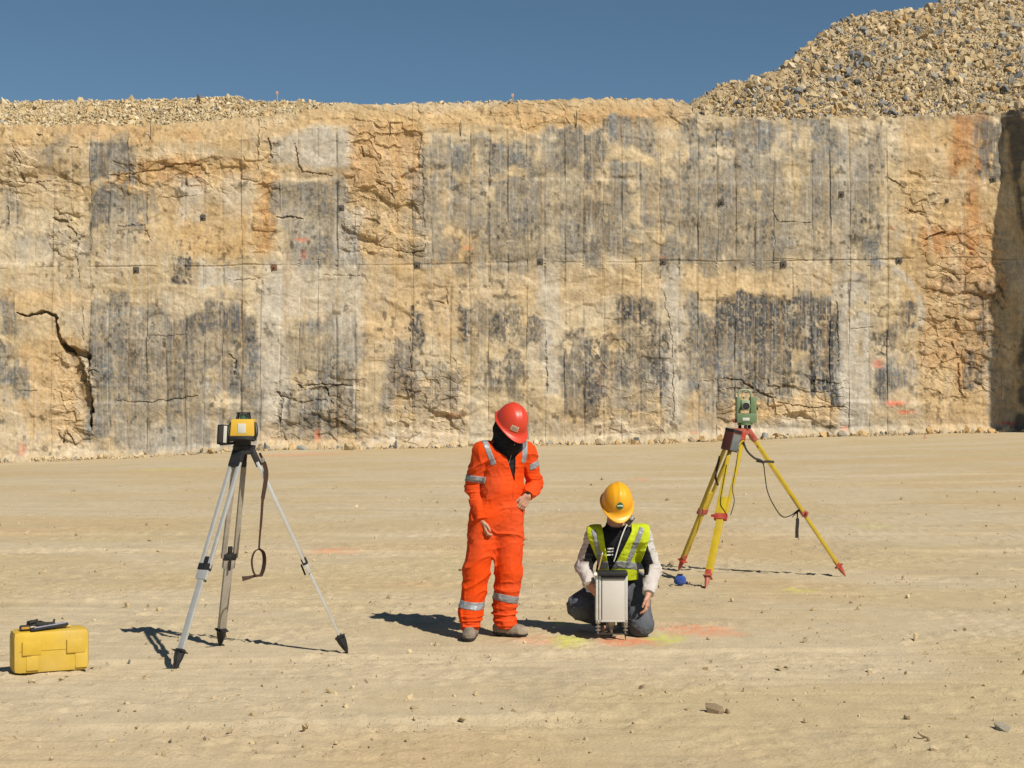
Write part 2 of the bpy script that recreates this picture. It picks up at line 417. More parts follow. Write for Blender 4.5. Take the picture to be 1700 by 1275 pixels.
for s_ in [(1150, 1046, 78, 12, OR, .46, 60, 0), (1215, 1052, 40, 8, OR, .25, 61, 0), (1045, 1066, 60, 9, OR, .6, 62, 0), (885, 1063, 55, 9, OR, .28, 63, 0),
           (945, 1066, 38, 13, YG, .6, 64, 0), (1103, 1060, 36, 11, YG, .6, 65, 0), (1330, 981, 38, 5, YG, .40, 66, 0), (545, 913, 26, 5, OR, .25, 67, 0),
           (560, 914, 60, 6, OR, .18, 68, 0), (1455, 874, 40, 5, YG, .16, 69, 0), (285, 775, 60, 4, YG, .22, 70, 0), (1062, 796, 20, 4, OR, .25, 71, 0),
           (930, 1036, 30, 6, YG, .35, 72, 0), (500, 748, 90, 4, OR, .30, 73, 0), (690, 970, 40, 4, OR, .14, 74, 0)]:
    spot(*s_)
nx, ny = GX.shape
V = np.stack([GX, GY, GZ], -1).reshape(-1, 3)
ii = np.arange(nx*ny).reshape(nx, ny)
Fq = np.stack([ii[:-1, :-1], ii[1:, :-1], ii[1:, 1:], ii[:-1, 1:]], -1).reshape(-1, 4)
M_ground = mat('limestone_dust', (0.4, 0.3, 0.2), rough=0.95, var=0.07, vs=3.0, bump=0.006, bs=45.0, attr=True, spec=0.15)
def add_speckle(m, s1, s2, lo, hi, amt, aniso=None):
    """small darker and lighter grit in the base colour"""
    nt = m.node_tree; N = nt.nodes; L = nt.links; b = N['Principled BSDF']
    src = b.inputs['Base Color'].links[0].from_socket
    tc = N.new('ShaderNodeTexCoord'); mp = N.new('ShaderNodeMapping'); L.new(tc.outputs['Object'], mp.inputs[0])
    if aniso: mp.inputs['Scale'].default_value = aniso
    nz = N.new('ShaderNodeTexNoise'); nz.inputs['Scale'].default_value = s1; nz.inputs['Detail'].default_value = 10; nz.inputs['Roughness'].default_value = 0.72
    L.new(mp.outputs[0], nz.inputs[0])
    mr = N.new('ShaderNodeMapRange'); mr.inputs[1].default_value = lo; mr.inputs[2].default_value = hi; mr.inputs[3].default_value = 1-amt; mr.inputs[4].default_value = 1+amt*0.6
    L.new(nz.outputs['Fac'], mr.inputs[0])
    sc = N.new('ShaderNodeVectorMath'); sc.operation = 'SCALE'; L.new(src, sc.inputs[0]); L.new(mr.outputs[0], sc.inputs['Scale'])
    L.new(sc.outputs[0], b.inputs['Base Color'])
add_speckle(M_ground, 9.0, 0, 0.33, 0.62, 0.08, (1, 0.30, 1))
add_speckle(M_ground, 60.0, 0, 0.36, 0.60, 0.09, (1, .5, 1))
g_o = link('ground', np_mesh('ground', V, Fq, gc.reshape(-1, 3)), M_ground, smooth=True); tag(g_o, kind='structure')

# ---- the blasted face
U = np.concatenate([np.arange(-260, -40, 3.0), np.arange(-40, 1740, 1.35), np.arange(1741, 2250, 8.0)])
TOP = [(-400, 209), (0, 208), (250, 204), (400, 191), (500, 184), (560, 169), (620, 170), (700, 166), (850, 163), (1000, 160), (1100, 160), (1135, 164), (1165, 190), (1300, 197), (1500, 192), (1700, 188), (2300, 186)]
CORN = [(150, 1650), (200, 1652), (240, 1657), (300, 1670), (400, 1684), (470, 1694), (500, 1712), (525, 1712), (545, 1690), (600, 1676), (720, 1666), (800, 1664)]
nv = 430
top = interp(U, TOP)+3.0*(n2(U/9, U*0, 3)-0.5)*2+2*(n2(U/3.1, U*0, 4)-0.5)
bot = interp(U, BASE)+14
vv = np.linspace(0, 1, nv)
PX = np.repeat(U[:, None], nv, 1); PY = top[:, None]+(bot-top)[:, None]*vv[None, :]
w1 = fbm(PX/45, PY/45, 3, 90)-0.5; w2 = fbm(PX/45+9, PY/45, 3, 92)-0.5
QX = PX+w1*22+(fbm(PX/9, PY/9, 3, 93)-.5)*10; QY = PY+w2*26+(fbm(PX/9, PY/9, 3, 94)-.5)*14               # warped coordinates
def rect(x0, y0, x1, y1, s=1.0, soft=9, X=None, Y=None):
    X = QX if X is None else X; Y = QY if Y is None else Y
    return s*ss(x0-soft, x0+soft*.6, X)*ss(x1+soft, x1-soft*.6, X)*ss(y0-soft, y0+soft*.6, Y)*ss(y1+soft, y1-soft*.6, Y)
colid = np.floor((PX+8)/31.5+0.15*(n2(PX*0+3, PY/90, 6)-0.5)).astype(int)
colx = (PX+8)/31.5+0.10*(n2(np.round(PX/31.5)*3.7, PY/60, 6)-0.5)
colf = colx-np.floor(colx)                  # position inside a drilled panel
def h1(i, s): return T2[(i*37+s*11) & 255, (i*91+s*5) & 255]
lower = ss(428, 446, PY+4*(n2(PX/60, PY*0, 8)-0.5))
QY0 = QY; QY = QY+(h1(colid, 17)-.5)*30*ss(1150, 1100, np.abs(PX-850)*0+1)+(h1(colid, 23)-.5)*16
gray = np.zeros_like(PX)
for r in [(150,240,222,300,.85),(80,240,120,270,.4),(150,320,260,376,.7),(10,330,32,372,.5),(0,380,250,425,.22),
          (450,308,575,360,.7),(480,360,600,440,.55),(700,232,742,282,.6),(745,228,872,276,.7),(878,218,1002,292,.9),(1000,212,1090,262,.7),
          (672,290,1092,440,.50),(705,300,765,412,.45),(828,288,902,404,.6),(948,318,1012,432,.75),(858,380,960,436,.45),(1010,290,1092,432,.6),
          (1140,205,1405,246,.75),(1092,256,1300,440,.55),(1280,250,1462,402,.50),(1430,332,1462,432,.6),(1400,200,1462,262,.45),(1150,260,1190,420,.4),
          (1085,360,1420,440,.30),(1230,330,1290,430,.3),(0,515,32,572,.75),(0,590,52,662,.75),(150,508,425,566,.75),(150,566,430,662,.66),(152,600,182,732,.7),(190,662,432,757,.6),
          (455,636,602,722,.5),(528,558,592,652,.6),(470,528,602,602,.4),(640,600,762,692,.45),(935,600,1108,660,.5),(1000,640,1082,692,.42),(1150,620,1205,692,.35),
          (1142,500,1396,662,.72),(1455,598,1512,652,.6),(1398,640,1440,700,.3),(1490,600,1530,690,.3)]:
    gray = np.maximum(gray, rect(*r))
colmod = 0.62+0.55*h1(colid, 1)+0.25*(n2(colid*3.3, PY/40, 12)-0.5)
gn = fbm(PX/26, PY/34, 5, 95)+0.25*(fbm(PX/5, PY/16, 4, 96)-0.5)
gray = np.clip(gray*1.35*colmod, 0, 1); gray = gray*ss(0.30, 0.54, gn+gray*0.12)
dark = np.zeros_like(PX)
for r in [(284,416,320,458,1.0),(680,520,700,576,.95),(650,582,690,662,.6),(760,495,842,560,.75),(812,500,866,552,.95),(842,572,871,622,.95),(812,588,836,626,.85),(870,525,902,562,.7),
          (845,622,862,656,.85),(780,560,800,620,.5),(935,560,990,692,.7),(985,558,1108,652,.72),(1020,508,1086,552,1.0),(1076,540,1112,652,.95),(990,560,1032,642,.6),(905,562,920,592,.95),
          (1186,490,1312,562,.85),(1310,508,1396,600,1.0),(1225,560,1312,652,.65),(1340,600,1396,660,.8),(1450,540,1482,582,.75),(1490,505,1522,552,.85),(1602,590,1620,652,.7),(1626,490,1650,642,.6),
          (160,240,215,290,.55),(152,330,185,372,.5),(930,222,995,290,.5),(895,300,905,420,.3),(960,330,1012,425,.35),(275,512,345,560,.6),(345,510,425,555,.5),(150,560,330,650,.35),
          (465,650,485,705,.8),(500,650,530,700,.7),(560,650,590,680,.6),(1640,600,1660,700,.3),(1595,480,1625,520,.4),(283,570,320,655,.5),(380,590,392,640,.6),(1165,510,1190,600,.5),(1455,610,1475,640,.6)]:
    dark = np.maximum(dark, rect(*r, soft=7))
dn = fbm(PX/15, PY/22, 5, 97)+0.35*(fbm(PX/3.0, PY/7, 3, 98)-0.5)
dark = np.clip(dark*1.2*(0.72+0.4*h1(colid, 2)), 0, 1); dark = dark*ss(0.37, 0.46, dn+dark*0.12)
dark = np.clip(dark*(0.80+0.9*(fbm(PX/3.5, PY/6, 3, 99)-0.4)), 0, 1)
QY = QY0
pale = np.zeros_like(PX)
for r in [(430,475,476,702,.85),(440,440,602,522,.5),(560,350,602,602,.6),(890,440,925,522,.75),(902,520,930,656,.8),(1098,440,1122,512,.9),(1110,510,1134,702,.8),(1382,460,1440,502,1.0),(1394,500,1420,712,1.),
          (1418,520,1446,712,1.),(1396,200,1408,440,.6),(492,225,572,282,.9),(450,230,490,272,.8),(520,218,552,232,1.),(298,300,332,362,.7),(370,300,412,352,.45),(332,442,392,476,.9),(575,620,600,640,.4),
          (1380,350,1400,430,.4),(0,400,140,440,.3),(640,700,1400,730,.35),(800,446,900,470,.3),(1380,700,1500,722,.5),(480,340,520,440,.2),(180,240,200,290,.2),(1640,560,1656,720,.6),(430,600,450,740,.4),(200,700,430,757,.35)]:
    pale = np.maximum(pale, rect(*r, soft=10))
QY = QY0
arc = np.abs(np.hypot(PX-1450, (PY-520))-78); pale = np.maximum(pale, 0.85*ss(9, 2, arc)*(PX > 1480)*(PY < 545)*(PY > 440))
pale = pale*ss(0.22, 0.50, fbm(PX/12, PY/30, 4, 101)+0.13)
och = np.zeros_like(PX)
for r in [(-300,200,500,240,.7),(500,180,1140,214,.75),(180,262,420,312,.8),(300,330,432,420,.8),(225,300,300,420,.45),(430,290,458,422,1.),(575,195,700,430,.7),(600,430,765,560,.45),(740,380,792,440,.6),(40,560,135,720,.75),
          (0,480,150,515,.55),(60,640,140,735,.5),(650,620,762,732,.45),(1230,660,1402,700,.6),(1500,200,1655,500,.65),(1530,430,1652,720,.55),(1500,300,1560,350,.4),(420,240,600,300,.4),(0,230,160,330,.35),(700,440,1000,500,.35),
          (1000,450,1380,500,.3),(940,640,1100,720,.35),(1150,640,1240,720,.4),(430,700,640,742,.5)]:
    och = np.maximum(och, rect(*r, soft=16))
och = np.clip(och+0.55*(fbm(PX/60, PY/30, 5, 103)-0.5)+0.2*(fbm(PX/6, PY/60, 4, 104)-0.5), 0, 1)
rust = np.zeros_like(PX)
for r in [(1580,190,1640,290,1.),(1600,290,1630,380,.8),(1535,385,1645,422,.9),(1590,400,1660,500,.6),(432,300,455,420,.6),(570,200,640,300,.35),(640,200,700,330,.3),(280,215,330,232,.6),(100,200,260,225,.4),(650,600,680,660,.5),(985,600,1000,650,.7),(1580,560,1625,640,.5),(200,270,330,310,.4),(1540,460,1640,600,.35),(830,172,1100,196,.4)]:
    rust = np.maximum(rust, rect(*r, soft=14))
rust = rust*ss(0.30, 0.66, fbm(PX/14, PY/30, 4, 106)+0.1)
streak = fbm(PX/2.2, PY/70, 4, 108); streak2 = fbm(PX/5.0, PY/120, 3, 109)
A_ = lambda *c: np.array(c)
cream = A_(.470, .372, .230); creamy = A_(.50, .415, .285); ochre = A_(.475, .305, .130); rustc = A_(.40, .185, .065); grayc = A_(.195, .188, .166); darkc = A_(.050, .055, .064); palec = A_(.45, .415, .35)
def mixc(c, t, m): return c+(t-c)*m[..., None]
wc = np.ones(PX.shape+(3,))*cream
wc = mixc(wc, creamy, ss(.4, .65, fbm(PX/80, PY/50, 4, 111)))
wc = mixc(wc, ochre, och*0.78)
wc = mixc(wc, rustc, rust*0.80)
wc = mixc(wc, grayc, gray*0.84)
bl = ss(0.45, 0.7, fbm(PX/40, PY/40, 3, 131))*gray
wc = mixc(wc, A_(.150, .165, .180), bl*0.70)
fl = ss(.52, .62, fbm(PX/3.2, PY/5.5, 4, 134)); wc = mixc(wc, A_(.085, .085, .085), fl*gray*.55)
fl2 = ss(.56, .64, fbm(PX/3.6, PY/3.6, 4, 137)); wc = mixc(wc, cream*.85, fl2*gray*.6)
wc = mixc(wc, A_(.25, .235, .21), ss(.58, .72, fbm(PX/30, PY/40, 5, 112))*0.35*(1-och))
wc = mixc(wc, darkc, dark*0.95)
wc = mixc(wc, cream*.9, ss(.58, .66, fbm(PX/3.0, PY/4.2, 4, 138))*dark*.7)
wc = mixc(wc, A_(.15, .14, .12), rect(1622, 196, 1665, 300, .9)*ss(.3, .5, fbm(PX/6, PY/20, 3, 133)+.08))  # dark wedge at the corner top: shadow painted into the rock colour
wc = mixc(wc, palec, pale*0.90)
wc = mixc(wc, palec*1.05, ss(.60, .74, streak)*0.34*(PY > 205))
wc = mixc(wc, ochre*.8, ss(.60, .76, streak2)*0.30)
wc = mixc(wc, darkc*1.6, ss(.62, .8, fbm(PX/3.0, PY/55, 4, 113))*0.40*np.clip(gray*1.3+.12, 0, 1))
wc *= (0.66+0.68*fbm(PX/5, PY/8, 5, 114, .7))[..., None]*(0.84+0.32*fbm(PX/1.8, PY/2.4, 2, 115))[..., None]
wc *= (1-0.55*ss(.60, .72, fbm(PX/7, PY/9, 4, 116))*ss(.45, .7, fbm(PX/40, PY/30, 2, 117)))[..., None]
def wpaint(x, y, rx, ry, col, amt, s):
    global wc
    e = np.sqrt(((PX-x)/rx)**2+((PY-y)/ry)**2)+1.1*(fbm(PX/5, PY/3, 3, s)-0.5)
    wc = mixc(wc, np.array(col), ss(1.2, .3, e)*amt*.62)
for p in [(1485,670,18,6,(.75,.10,.05),.8,1),(1503,684,16,4,(.75,.10,.05),.8,2),(1457,604,11,10,(.75,.18,.08),.75,3),(1401,712,6,9,(.7,.16,.07),.7,4),(500,398,13,4,(.75,.15,.08),.7,5),(504,424,7,9,(.7,.2,.12),.45,6),
          (40,746,8,14,(.75,.20,.09),.55,7),(527,722,6,14,(.75,.18,.06),.6,8),(775,412,10,3,(.7,.16,.06),.6,9),(1675,703,22,5,(.7,.04,.03),.85,10),(755,690,16,6,(.6,.18,.1),.35,11),(1098,430,5,5,(.75,.1,.05),.8,12),
          (1480,380,10,3,(.7,.2,.1),.5,13),(625,728,12,10,(.75,.70,.62),.55,14),(655,724,7,12,(.75,.70,.62),.6,15),(690,726,14,6,(.75,.70,.62),.5,16),(1240,712,12,8,(.72,.4,.3),.4,17),(1150,718,6,4,(.7,.2,.1),.5,18)]:
    wpaint(*p)
# relief (metres towards the camera)
smooth = np.clip(gray*0.7+dark*0.5+pale*0.5, 0, 1)
rough = 1.0-0.62*smooth
Hh = 0.75*(fbm(PX/260, PY/170, 3, 120)-0.5)
wxx = PX+10*(fbm(PX/18, PY/18, 3, 135)-0.5); wyy = PY+8*(fbm(PX/18+3, PY/18, 3, 136)-0.5)
cv, cb = cells(wxx/62, wyy/38, 1); brk = np.zeros_like(PX)
for r in [(575,195,705,425,1.),(180,262,430,315,.8),(80,350,140,425,.9),(1535,375,1655,660,.9),(650,600,765,742,.9),(455,632,605,745,.9),(95,590,155,745,.9),(1190,628,1405,705,.8),(15,235,60,320,.8),(420,190,460,420,.7),(0,290,140,335,.5),(560,172,1140,205,.5),(985,560,1120,720,.4),(1500,290,1560,360,.6)]:
    brk = np.maximum(brk, rect(*r, soft=12))
Hh += 0.10*rough*(cv-0.5)*ss(0, .30, cb)+0.16*brk*(cv-.5)*ss(0, .04, cb)
cv2, cb2 = cells(wxx/26, wyy/17, 4); Hh += 0.030*rough*(cv2-0.5)*ss(0, .3, cb2)+0.12*brk*(cv2-.5)*ss(0, .06, cb2)
cv3, cb3 = cells(wxx/10, wyy/7, 7); Hh += (0.008+.045*brk)*(cv3-0.5)*ss(0, .15, cb3)
Hh += 0.045*(fbm(PX/20, PY/14, 3, 122)-0.5)*(.25+rough)+0.016*(fbm(PX/5, PY/9, 3, 123)-0.5)*(.2+rough)
# beds: thin ledges that step in and out
for y0, a, s in ((245,.05,1),(300,.06,2),(356,.03,3),(437,.06,5),(478,.03,6),(508,-.02,7),(612,.02,9),(640,.04,10),(668,.05,11),(705,-.03,12)):
    yy = y0+16*(fbm(PX/130, PX*0, 3, 140+s)-0.5)
    Hh += a*ss(yy-4, yy+4, PY)*ss(.35, .6, fbm(PX/110, PX*0+s, 2, 150+s)) - a*ss(yy, yy+60, PY)*ss(.35, .6, fbm(PX/110, PX*0+s, 2, 150+s))*.9
# drilled half barrels: one groove per panel, different holes above and below the middle bench
pres = ss(0.38, 0.58, n2(colid*5.7, PY/55+lower*9, 14))*np.clip(0.15+1.3*np.maximum(smooth, 0.28*(PX > 660)*(PX < 1500)), 0, 1)*(PY > 215)
gd = np.minimum(colf, 1-colf)*31.5
Hh -= 0.05*np.exp(-(gd/2.3)**2)*pres
Hh += 0.05*(h1(colid, 5)-0.5)*(0.4+smooth)+0.05*(colf-0.5)*smooth*(h1(colid, 9)-0.3)
wc *= (1-0.36*np.exp(-(gd/1.3)**2)*pres*ss(.25, .50, n2(PX/30, PY/25, 15)))[..., None]  # shading of the drill grooves painted in as darker colour lines
# joints and open cracks
def seg_d(pts):
    best = np.full(PX.shape, 1e3)
    JX = PX+3.0*(fbm(PX/8, PY/8, 3, 160)-0.5)*2; JY = PY+3.0*(fbm(PX/8, PY/8, 3, 161)-0.5)*2
    wd = np.ones(PX.shape)
    for (x0, y0, w0), (x1, y1, w1_) in zip(pts, pts[1:]):
        lo, hi = min(x0, x1)-30, max(x0, x1)+30
        a, b = np.searchsorted(U, (lo, hi))
        if a >= b: continue
        X = JX[a:b]; Y = JY[a:b]; L2 = (x1-x0)**2+(y1-y0)**2
        t = np.clip(((X-x0)*(x1-x0)+(Y-y0)*(y1-y0))/L2, 0, 1)
        d = np.hypot(X-x0-t*(x1-x0), Y-y0-t*(y1-y0))/(w0+(w1_-w0)*t)
        best[a:b] = np.minimum(best[a:b], d)
    return best
CR = [([(30,520,1),(50,525,2),(75,517,2.5),(93,526,3),(97,555,4),(108,575,5),(130,584,6),(146,592,6)], .32),
      ([(104,572,4),(126,598,10),(137,640,12),(145,672,10),(151,705,4)], .34),
      ([(147,590,3),(149,640,3),(152,710,2)], .4), ([(138,510,1),(139,560,1.5),(146,600,2)], .15),
      ([(85,359,1),(98,366,3),(116,366,4)], .35), ([(110,374,2),(126,386,3),(132,398,2),(128,420,1),(133,470,1)], .25),
      ([(24,250,1),(33,275,3),(38,300,3)], .25), ([(185,292,1),(230,287,2),(268,281,2.5),(292,272,2),(350,274,1)], .22), ([(0,302,1),(60,300,2),(95,300,1)], .15),
      ([(10,335,1),(10,372,2)], .3), ([(426,195,1.5),(430,225,2),(429,285,1.5)], .2), ([(448,232,2),(451,262,4),(446,272,2)], .3), ([(490,240,1.5),(494,270,2),(502,286,2),(552,291,1.5)], .25),
      ([(380,590,1.5),(391,595,2.5),(389,622,2)], .3), ([(150,614,1),(165,617,1)], .3), ([(195,376,1),(240,374,1.8),(249,400,1.5)], .15), ([(380,466,1),(435,462,1.3)],.15),
      ([(495,640,1.2),(545,638,2),(592,640,1.2)], .25), ([(541,641,2),(552,670,2)], .3), ([(555,695,2),(575,705,2.5)], .3), ([(462,650,3),(470,662,4),(465,700,4)], .25),
      ([(460,362,2),(485,360,3),(503,364,1.5)], .3), ([(575,338,2),(600,330,1)], .15), ([(195,665,1),(245,668,2),(330,657,1)], .2),
      ([(1205,628,1),(1228,631,2.5),(1242,638,3.5),(1262,652,3),(1290,664,2)], .3), ([(1290,668,1),(1345,676,1.8),(1400,676,1)], .25), ([(1155,655,1),(1160,635,1.2),(1205,628,1)], .12),
      ([(1280,350,1.2),(1292,368,1.6),(1345,371,1.2)], .15), ([(1476,296,2),(1500,313,1.5)], .25), ([(1508,350,2),(1534,354,2)], .3), ([(1527,330,1),(1533,350,1.5)], .15),
      ([(1535,398,1.5),(1560,388,3),(1585,390,2)], .35), ([(1580,560,1.5),(1592,600,2.5),(1590,645,2.5),(1600,660,1)], .25), ([(1565,525,2),(1590,530,2)], .2),
      ([(700,245,1.5),(702,300,1.8),(704,360,1.5),(706,415,1)], .12), ([(660,350,1),(660,420,1.2)], .12), ([(675,420,1.5),(705,416,2)], .22), ([(600,245,2),(606,262,3)], .25), ([(620,300,1.5),(642,312,2.5),(655,330,1.5)], .22),
      ([(720,500,1),(735,502,2.5)], .2), ([(744,480,1.5),(742,505,1.5)], .2), ([(680,525,1.8),(681,650,2)], .2), ([(905,540,1.6),(908,650,1.4)], .18), ([(1390,500,1.2),(1392,600,1.2)], .15),
      ([(1655,470,2),(1668,500,3)], .2), ([(150,300,1.2),(152,420,1)], .12), ([(1095,450,1),(1115,560,1.4),(1118,690,1.4)], .12), ([(20,240,1.5),(35,262,1)], .2),
      ([(60,222,2),(72,226,1)], .3), ([(118,244,2),(130,246,1)], .25), ([(105,735,2),(112,715,3),(125,740,2)], .3)]
for pts, dep in CR:
    dd = seg_d(pts); m = ss(1.2, .5, dd/(1.0 if pts[0][0] in (30, 104) else .66))*(1 if pts[0][0] in (30, 104) else ss(.25, .45, fbm(PX/9, PY/9, 3, 165))); Hh -= dep*(1 if pts[0][0] in (30, 104) else .36)*m; wc *= (1-0.35*m)[..., None]
# fine horizontal joint along the middle bench
jy = 437-(PX-850)*0.010+5*(fbm(PX/70, PX*0, 3, 170)-0.5); m = ss(2.0, .6, np.abs(PY-jy))*ss(.28, .5, fbm(PX/50, PX*0, 2, 171)); Hh -= 0.03*m; wc *= (1-.22*m)[..., None]
for k in range(12):                         # many short hairline joints
    x = RNG.uniform(-100, 1650); y = RNG.uniform(215, 720); L_ = RNG.uniform(15, 60); hz = RNG.random() < .65
    p2 = (x+L_, y+RNG.uniform(-5, 5), .8) if hz else (x+RNG.uniform(-4, 4), y+L_, .8)
    m = ss(1.3, .3, seg_d([(x, y, 1.0), p2])); Hh -= .035*m; wc *= (1-.3*m)[..., None]
# the weathered top leans back, scree swells at the foot
ben = interp(PX, [(-400,240),(0,240),(400,234),(520,214),(700,206),(900,196),(1100,188),(1160,188),(1700,186)])+6*(fbm(PX/40, PX*0, 3, 175)-0.5)
Hh -= np.clip(ben-PY, 0, 80)/S*0.55*(PX < 1150)
Hh += 0.12*(fbm(PX/9, PY/7, 4, 176)-0.5)*ss(4, -6, PY-ben)
wc = mixc(wc, A_(.37, .265, .135), ss(3, -5, PY-ben)*.45*(PX < 1150)*ss(.3, .6, fbm(PX/40, PY/12, 4, 179)+.1))
bs_ = interp(PX, BASE); toe = ss(16, -6, bs_-PY+6*(fbm(PX/30, PX*0, 3, 177)-.5))
Hh += toe*(0.35+.25*fbm(PX/14, PY/8, 4, 178)); wc = mixc(wc, A_(.42, .33, .205), toe*.75)
# wall path: straight face, then the corner and the side face that comes towards the viewer
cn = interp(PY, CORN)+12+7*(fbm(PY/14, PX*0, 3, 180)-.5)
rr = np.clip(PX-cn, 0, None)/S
t = ss(-6, 6, PX-cn); sx, sy = 0.590, -0.807
X = wx(np.minimum(PX, cn))+sx*rr; Y = WD+sy*rr
Nx = -0.0*(1-t)+sy*t*1.0; Ny = -1*(1-t)+(-sx)*t
side_h = Hh
X = X+Nx*side_h; Y = Y+Ny*side_h; Z = wz(PY)
wc = mixc(wc, A_(.085, .084, .080), ss(0, 12, PX-cn)*.88*ss(.25, .5, fbm(PX/20, PY/30, 3, 185)+.1))  # shade of the side face also painted into its rock colour
# cap that runs back under the rubble
cap = []
for k, (dy, dz) in enumerate(((.15, .02), (.5, .0), (1.2, -.15), (2.5, -.6))):
    cap.append(np.stack([X[:, 0]+0*dy, Y[:, 0]+dy, Z[:, 0]+dz+0.06*(n2(U/6, U*0+k, 190)-.5)], -1))
P = np.stack([X, Y, Z], -1)
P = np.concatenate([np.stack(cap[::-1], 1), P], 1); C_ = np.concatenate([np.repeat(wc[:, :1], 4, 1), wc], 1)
nu, nw = P.shape[:2]; ii = np.arange(nu*nw).reshape(nu, nw)
Fq = np.stack([ii[:-1, :-1], ii[:-1, 1:], ii[1:, 1:], ii[1:, :-1]], -1).reshape(-1, 4)
M_rock = mat('quarried_limestone', (.4, .3, .2), rough=0.93, var=0.10, vs=2.0, bump=0.008, bs=9.0, attr=True, spec=0.15)
add_speckle(M_rock, 3.2, 0, 0.34, 0.62, 0.10)
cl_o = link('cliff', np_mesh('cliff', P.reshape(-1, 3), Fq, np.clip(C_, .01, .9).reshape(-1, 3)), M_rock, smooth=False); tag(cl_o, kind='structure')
del w1, w2, wxx, wyy, cv, cb, cv2, cb2, cv3, cb3

# ---- plateau with the berm on the left and the spoil heap on the right
def rim_z(x): return wz(interp(850+x*S, TOP))
SIL = [(1120, 168), (1150, 168), (1200, 140), (1250, 133), (1290, 118), (1340, 76), (1390, 38), (1450, 22), (1520, 19), (1560, 2), (1620, -30), (1700, -45), (1900, -70), (2200, -60)]
def plat_z(x, y):
    px = 850+x/y*FPX
    rz = rim_z(x)
    zt = rz-0.15
    # heap: 36 degree slope up to a crest that descends to the left
    y0 = 71.6; sl_ = 0.74
    sil = np.interp(px, [s[0] for s in SIL], [s[1] for s in SIL]); k = (HOR-sil)/FPX
    base = 14.5
    yc = (y0*sl_-base+CH)/(sl_-k); yc = np.clip(yc, y0, 140); zc = base+(yc-y0)*sl_
    heap = base+np.clip(y-y0, 0, None)*sl_
    heap = np.minimum(heap, zc+np.clip(y-yc, 0, None)*0.02-np.clip(y-yc-6, 0, None)*.3)
    hm = ss(1120, 1150, px)
    # berm on the left
    silb = np.interp(px, [-400, 0, 150, 250, 380, 400, 412, 500, 560, 620, 700, 850], [160, 164, 166, 163, 160, 160, 174, 178, 190, 200, 210, 220])
    zb_ = CH+(HOR-silb)/FPX*74.5
    berm = np.minimum(zt+np.clip(y-71.0, 0, None)*0.55, zb_)-np.clip(y-76, 0, None)*.4
    z = np.where(hm > 0, (1-hm)*zt+hm*heap, zt); z = np.maximum(z, np.where(px < 1000, berm, -99))
    return z
pxs = np.concatenate([np.arange(-34, 62, 0.22)]); pys = np.concatenate([np.arange(71.0, 100, 0.22), np.linspace(101, 200, 12)])
BX, BY = np.meshgrid(pxs, pys, indexing='ij'); BZ = plat_z(BX, BY)+0.22*(fbm(BX*1.1, BY*1.1, 4, 200)-.5)-.06
nx, ny = BX.shape; ii = np.arange(nx*ny).reshape(nx, ny)
Fq = np.stack([ii[:-1, :-1], ii[1:, :-1], ii[1:, 1:], ii[:-1, 1:]], -1).reshape(-1, 4)
bc = np.ones(BX.shape+(3,))*A_(.37, .285, .165)*(0.8+.4*fbm(BX*2, BY*2, 4, 201))[..., None]
pl_o = link('hill', np_mesh('hill', np.stack([BX, BY, BZ], -1).reshape(-1, 3), Fq, bc.reshape(-1, 3)), M_rock, smooth=True); tag(pl_o, kind='structure')

# rock shapes: convex hulls of random points
HULLS = []
for k in range(14):
    bm = bmesh.new()
    n = 12+k % 5
    for _ in range(n):
        v = Vector(RNG.normal(size=3)); v.normalize(); v *= 0.74+.30*RNG.random(); bm.verts.new((v.x*1.15, v.y*.85, v.z*.62))
    r_ = bmesh.ops.convex_hull(bm, input=bm.verts)
    bmesh.ops.delete(bm, geom=[g for g in r_['geom_interior'] if isinstance(g, bmesh.types.BMVert)], context='VERTS')
    bmesh.ops.triangulate(bm, faces=bm.faces); bm.verts.index_update()
    HULLS.append((np.array([v.co[:] for v in bm.verts]), np.array([[v.index for v in f.verts] for f in bm.faces]))); bm.free()
def rotm(a, b, c):
    ca, sa, cb, sb, cc, sc = np.cos(a), np.sin(a), np.cos(b), np.sin(b), np.cos(c), np.sin(c)
    return np.array([[cb*cc, sa*sb*cc-ca*sc, ca*sb*cc+sa*sc], [cb*sc, sa*sb*sc+ca*cc, ca*sb*sc-sa*cc], [-sb, sa*cb, ca*cb]])
TAN = [(.47, .36, .205), (.43, .325, .185), (.50, .40, .25), (.44, .30, .14), (.38, .31, .20), (.46, .38, .26)]
GRY = [(.17, .17, .165), (.24, .235, .22), (.13, .135, .14), (.27, .25, .21)]
def scatter(name, pos, size, gfrac, mat_, nat=0.0, pal=TAN):
    Vs = []; Fs = []; Cs = []; off = 0
    for p, s in zip(pos, size):
        hv, hf = HULLS[RNG.integers(len(HULLS))]
        v = hv*(s*RNG.uniform(.75, 1.25, 3))@rotm(*RNG.uniform(0, 6.28, 3)).T+p
        Vs.append(v); Fs.append(hf+off); off += len(v)
        c = GRY[RNG.integers(4)] if RNG.random() < gfrac else pal[RNG.integers(len(pal))]
        Cs.append(np.tile(np.array(c)*RNG.uniform(.82, 1.15), (len(v), 1)))
    me = np_mesh(name, np.concatenate(Vs), np.concatenate(Fs), np.concatenate(Cs))
    return link(name, me, mat_)
M_rub = mat('broken_limestone', (.4, .3, .2), rough=0.92, var=0.18, vs=5.0, bump=0.02, bs=14.0, attr=True, spec=0.15)
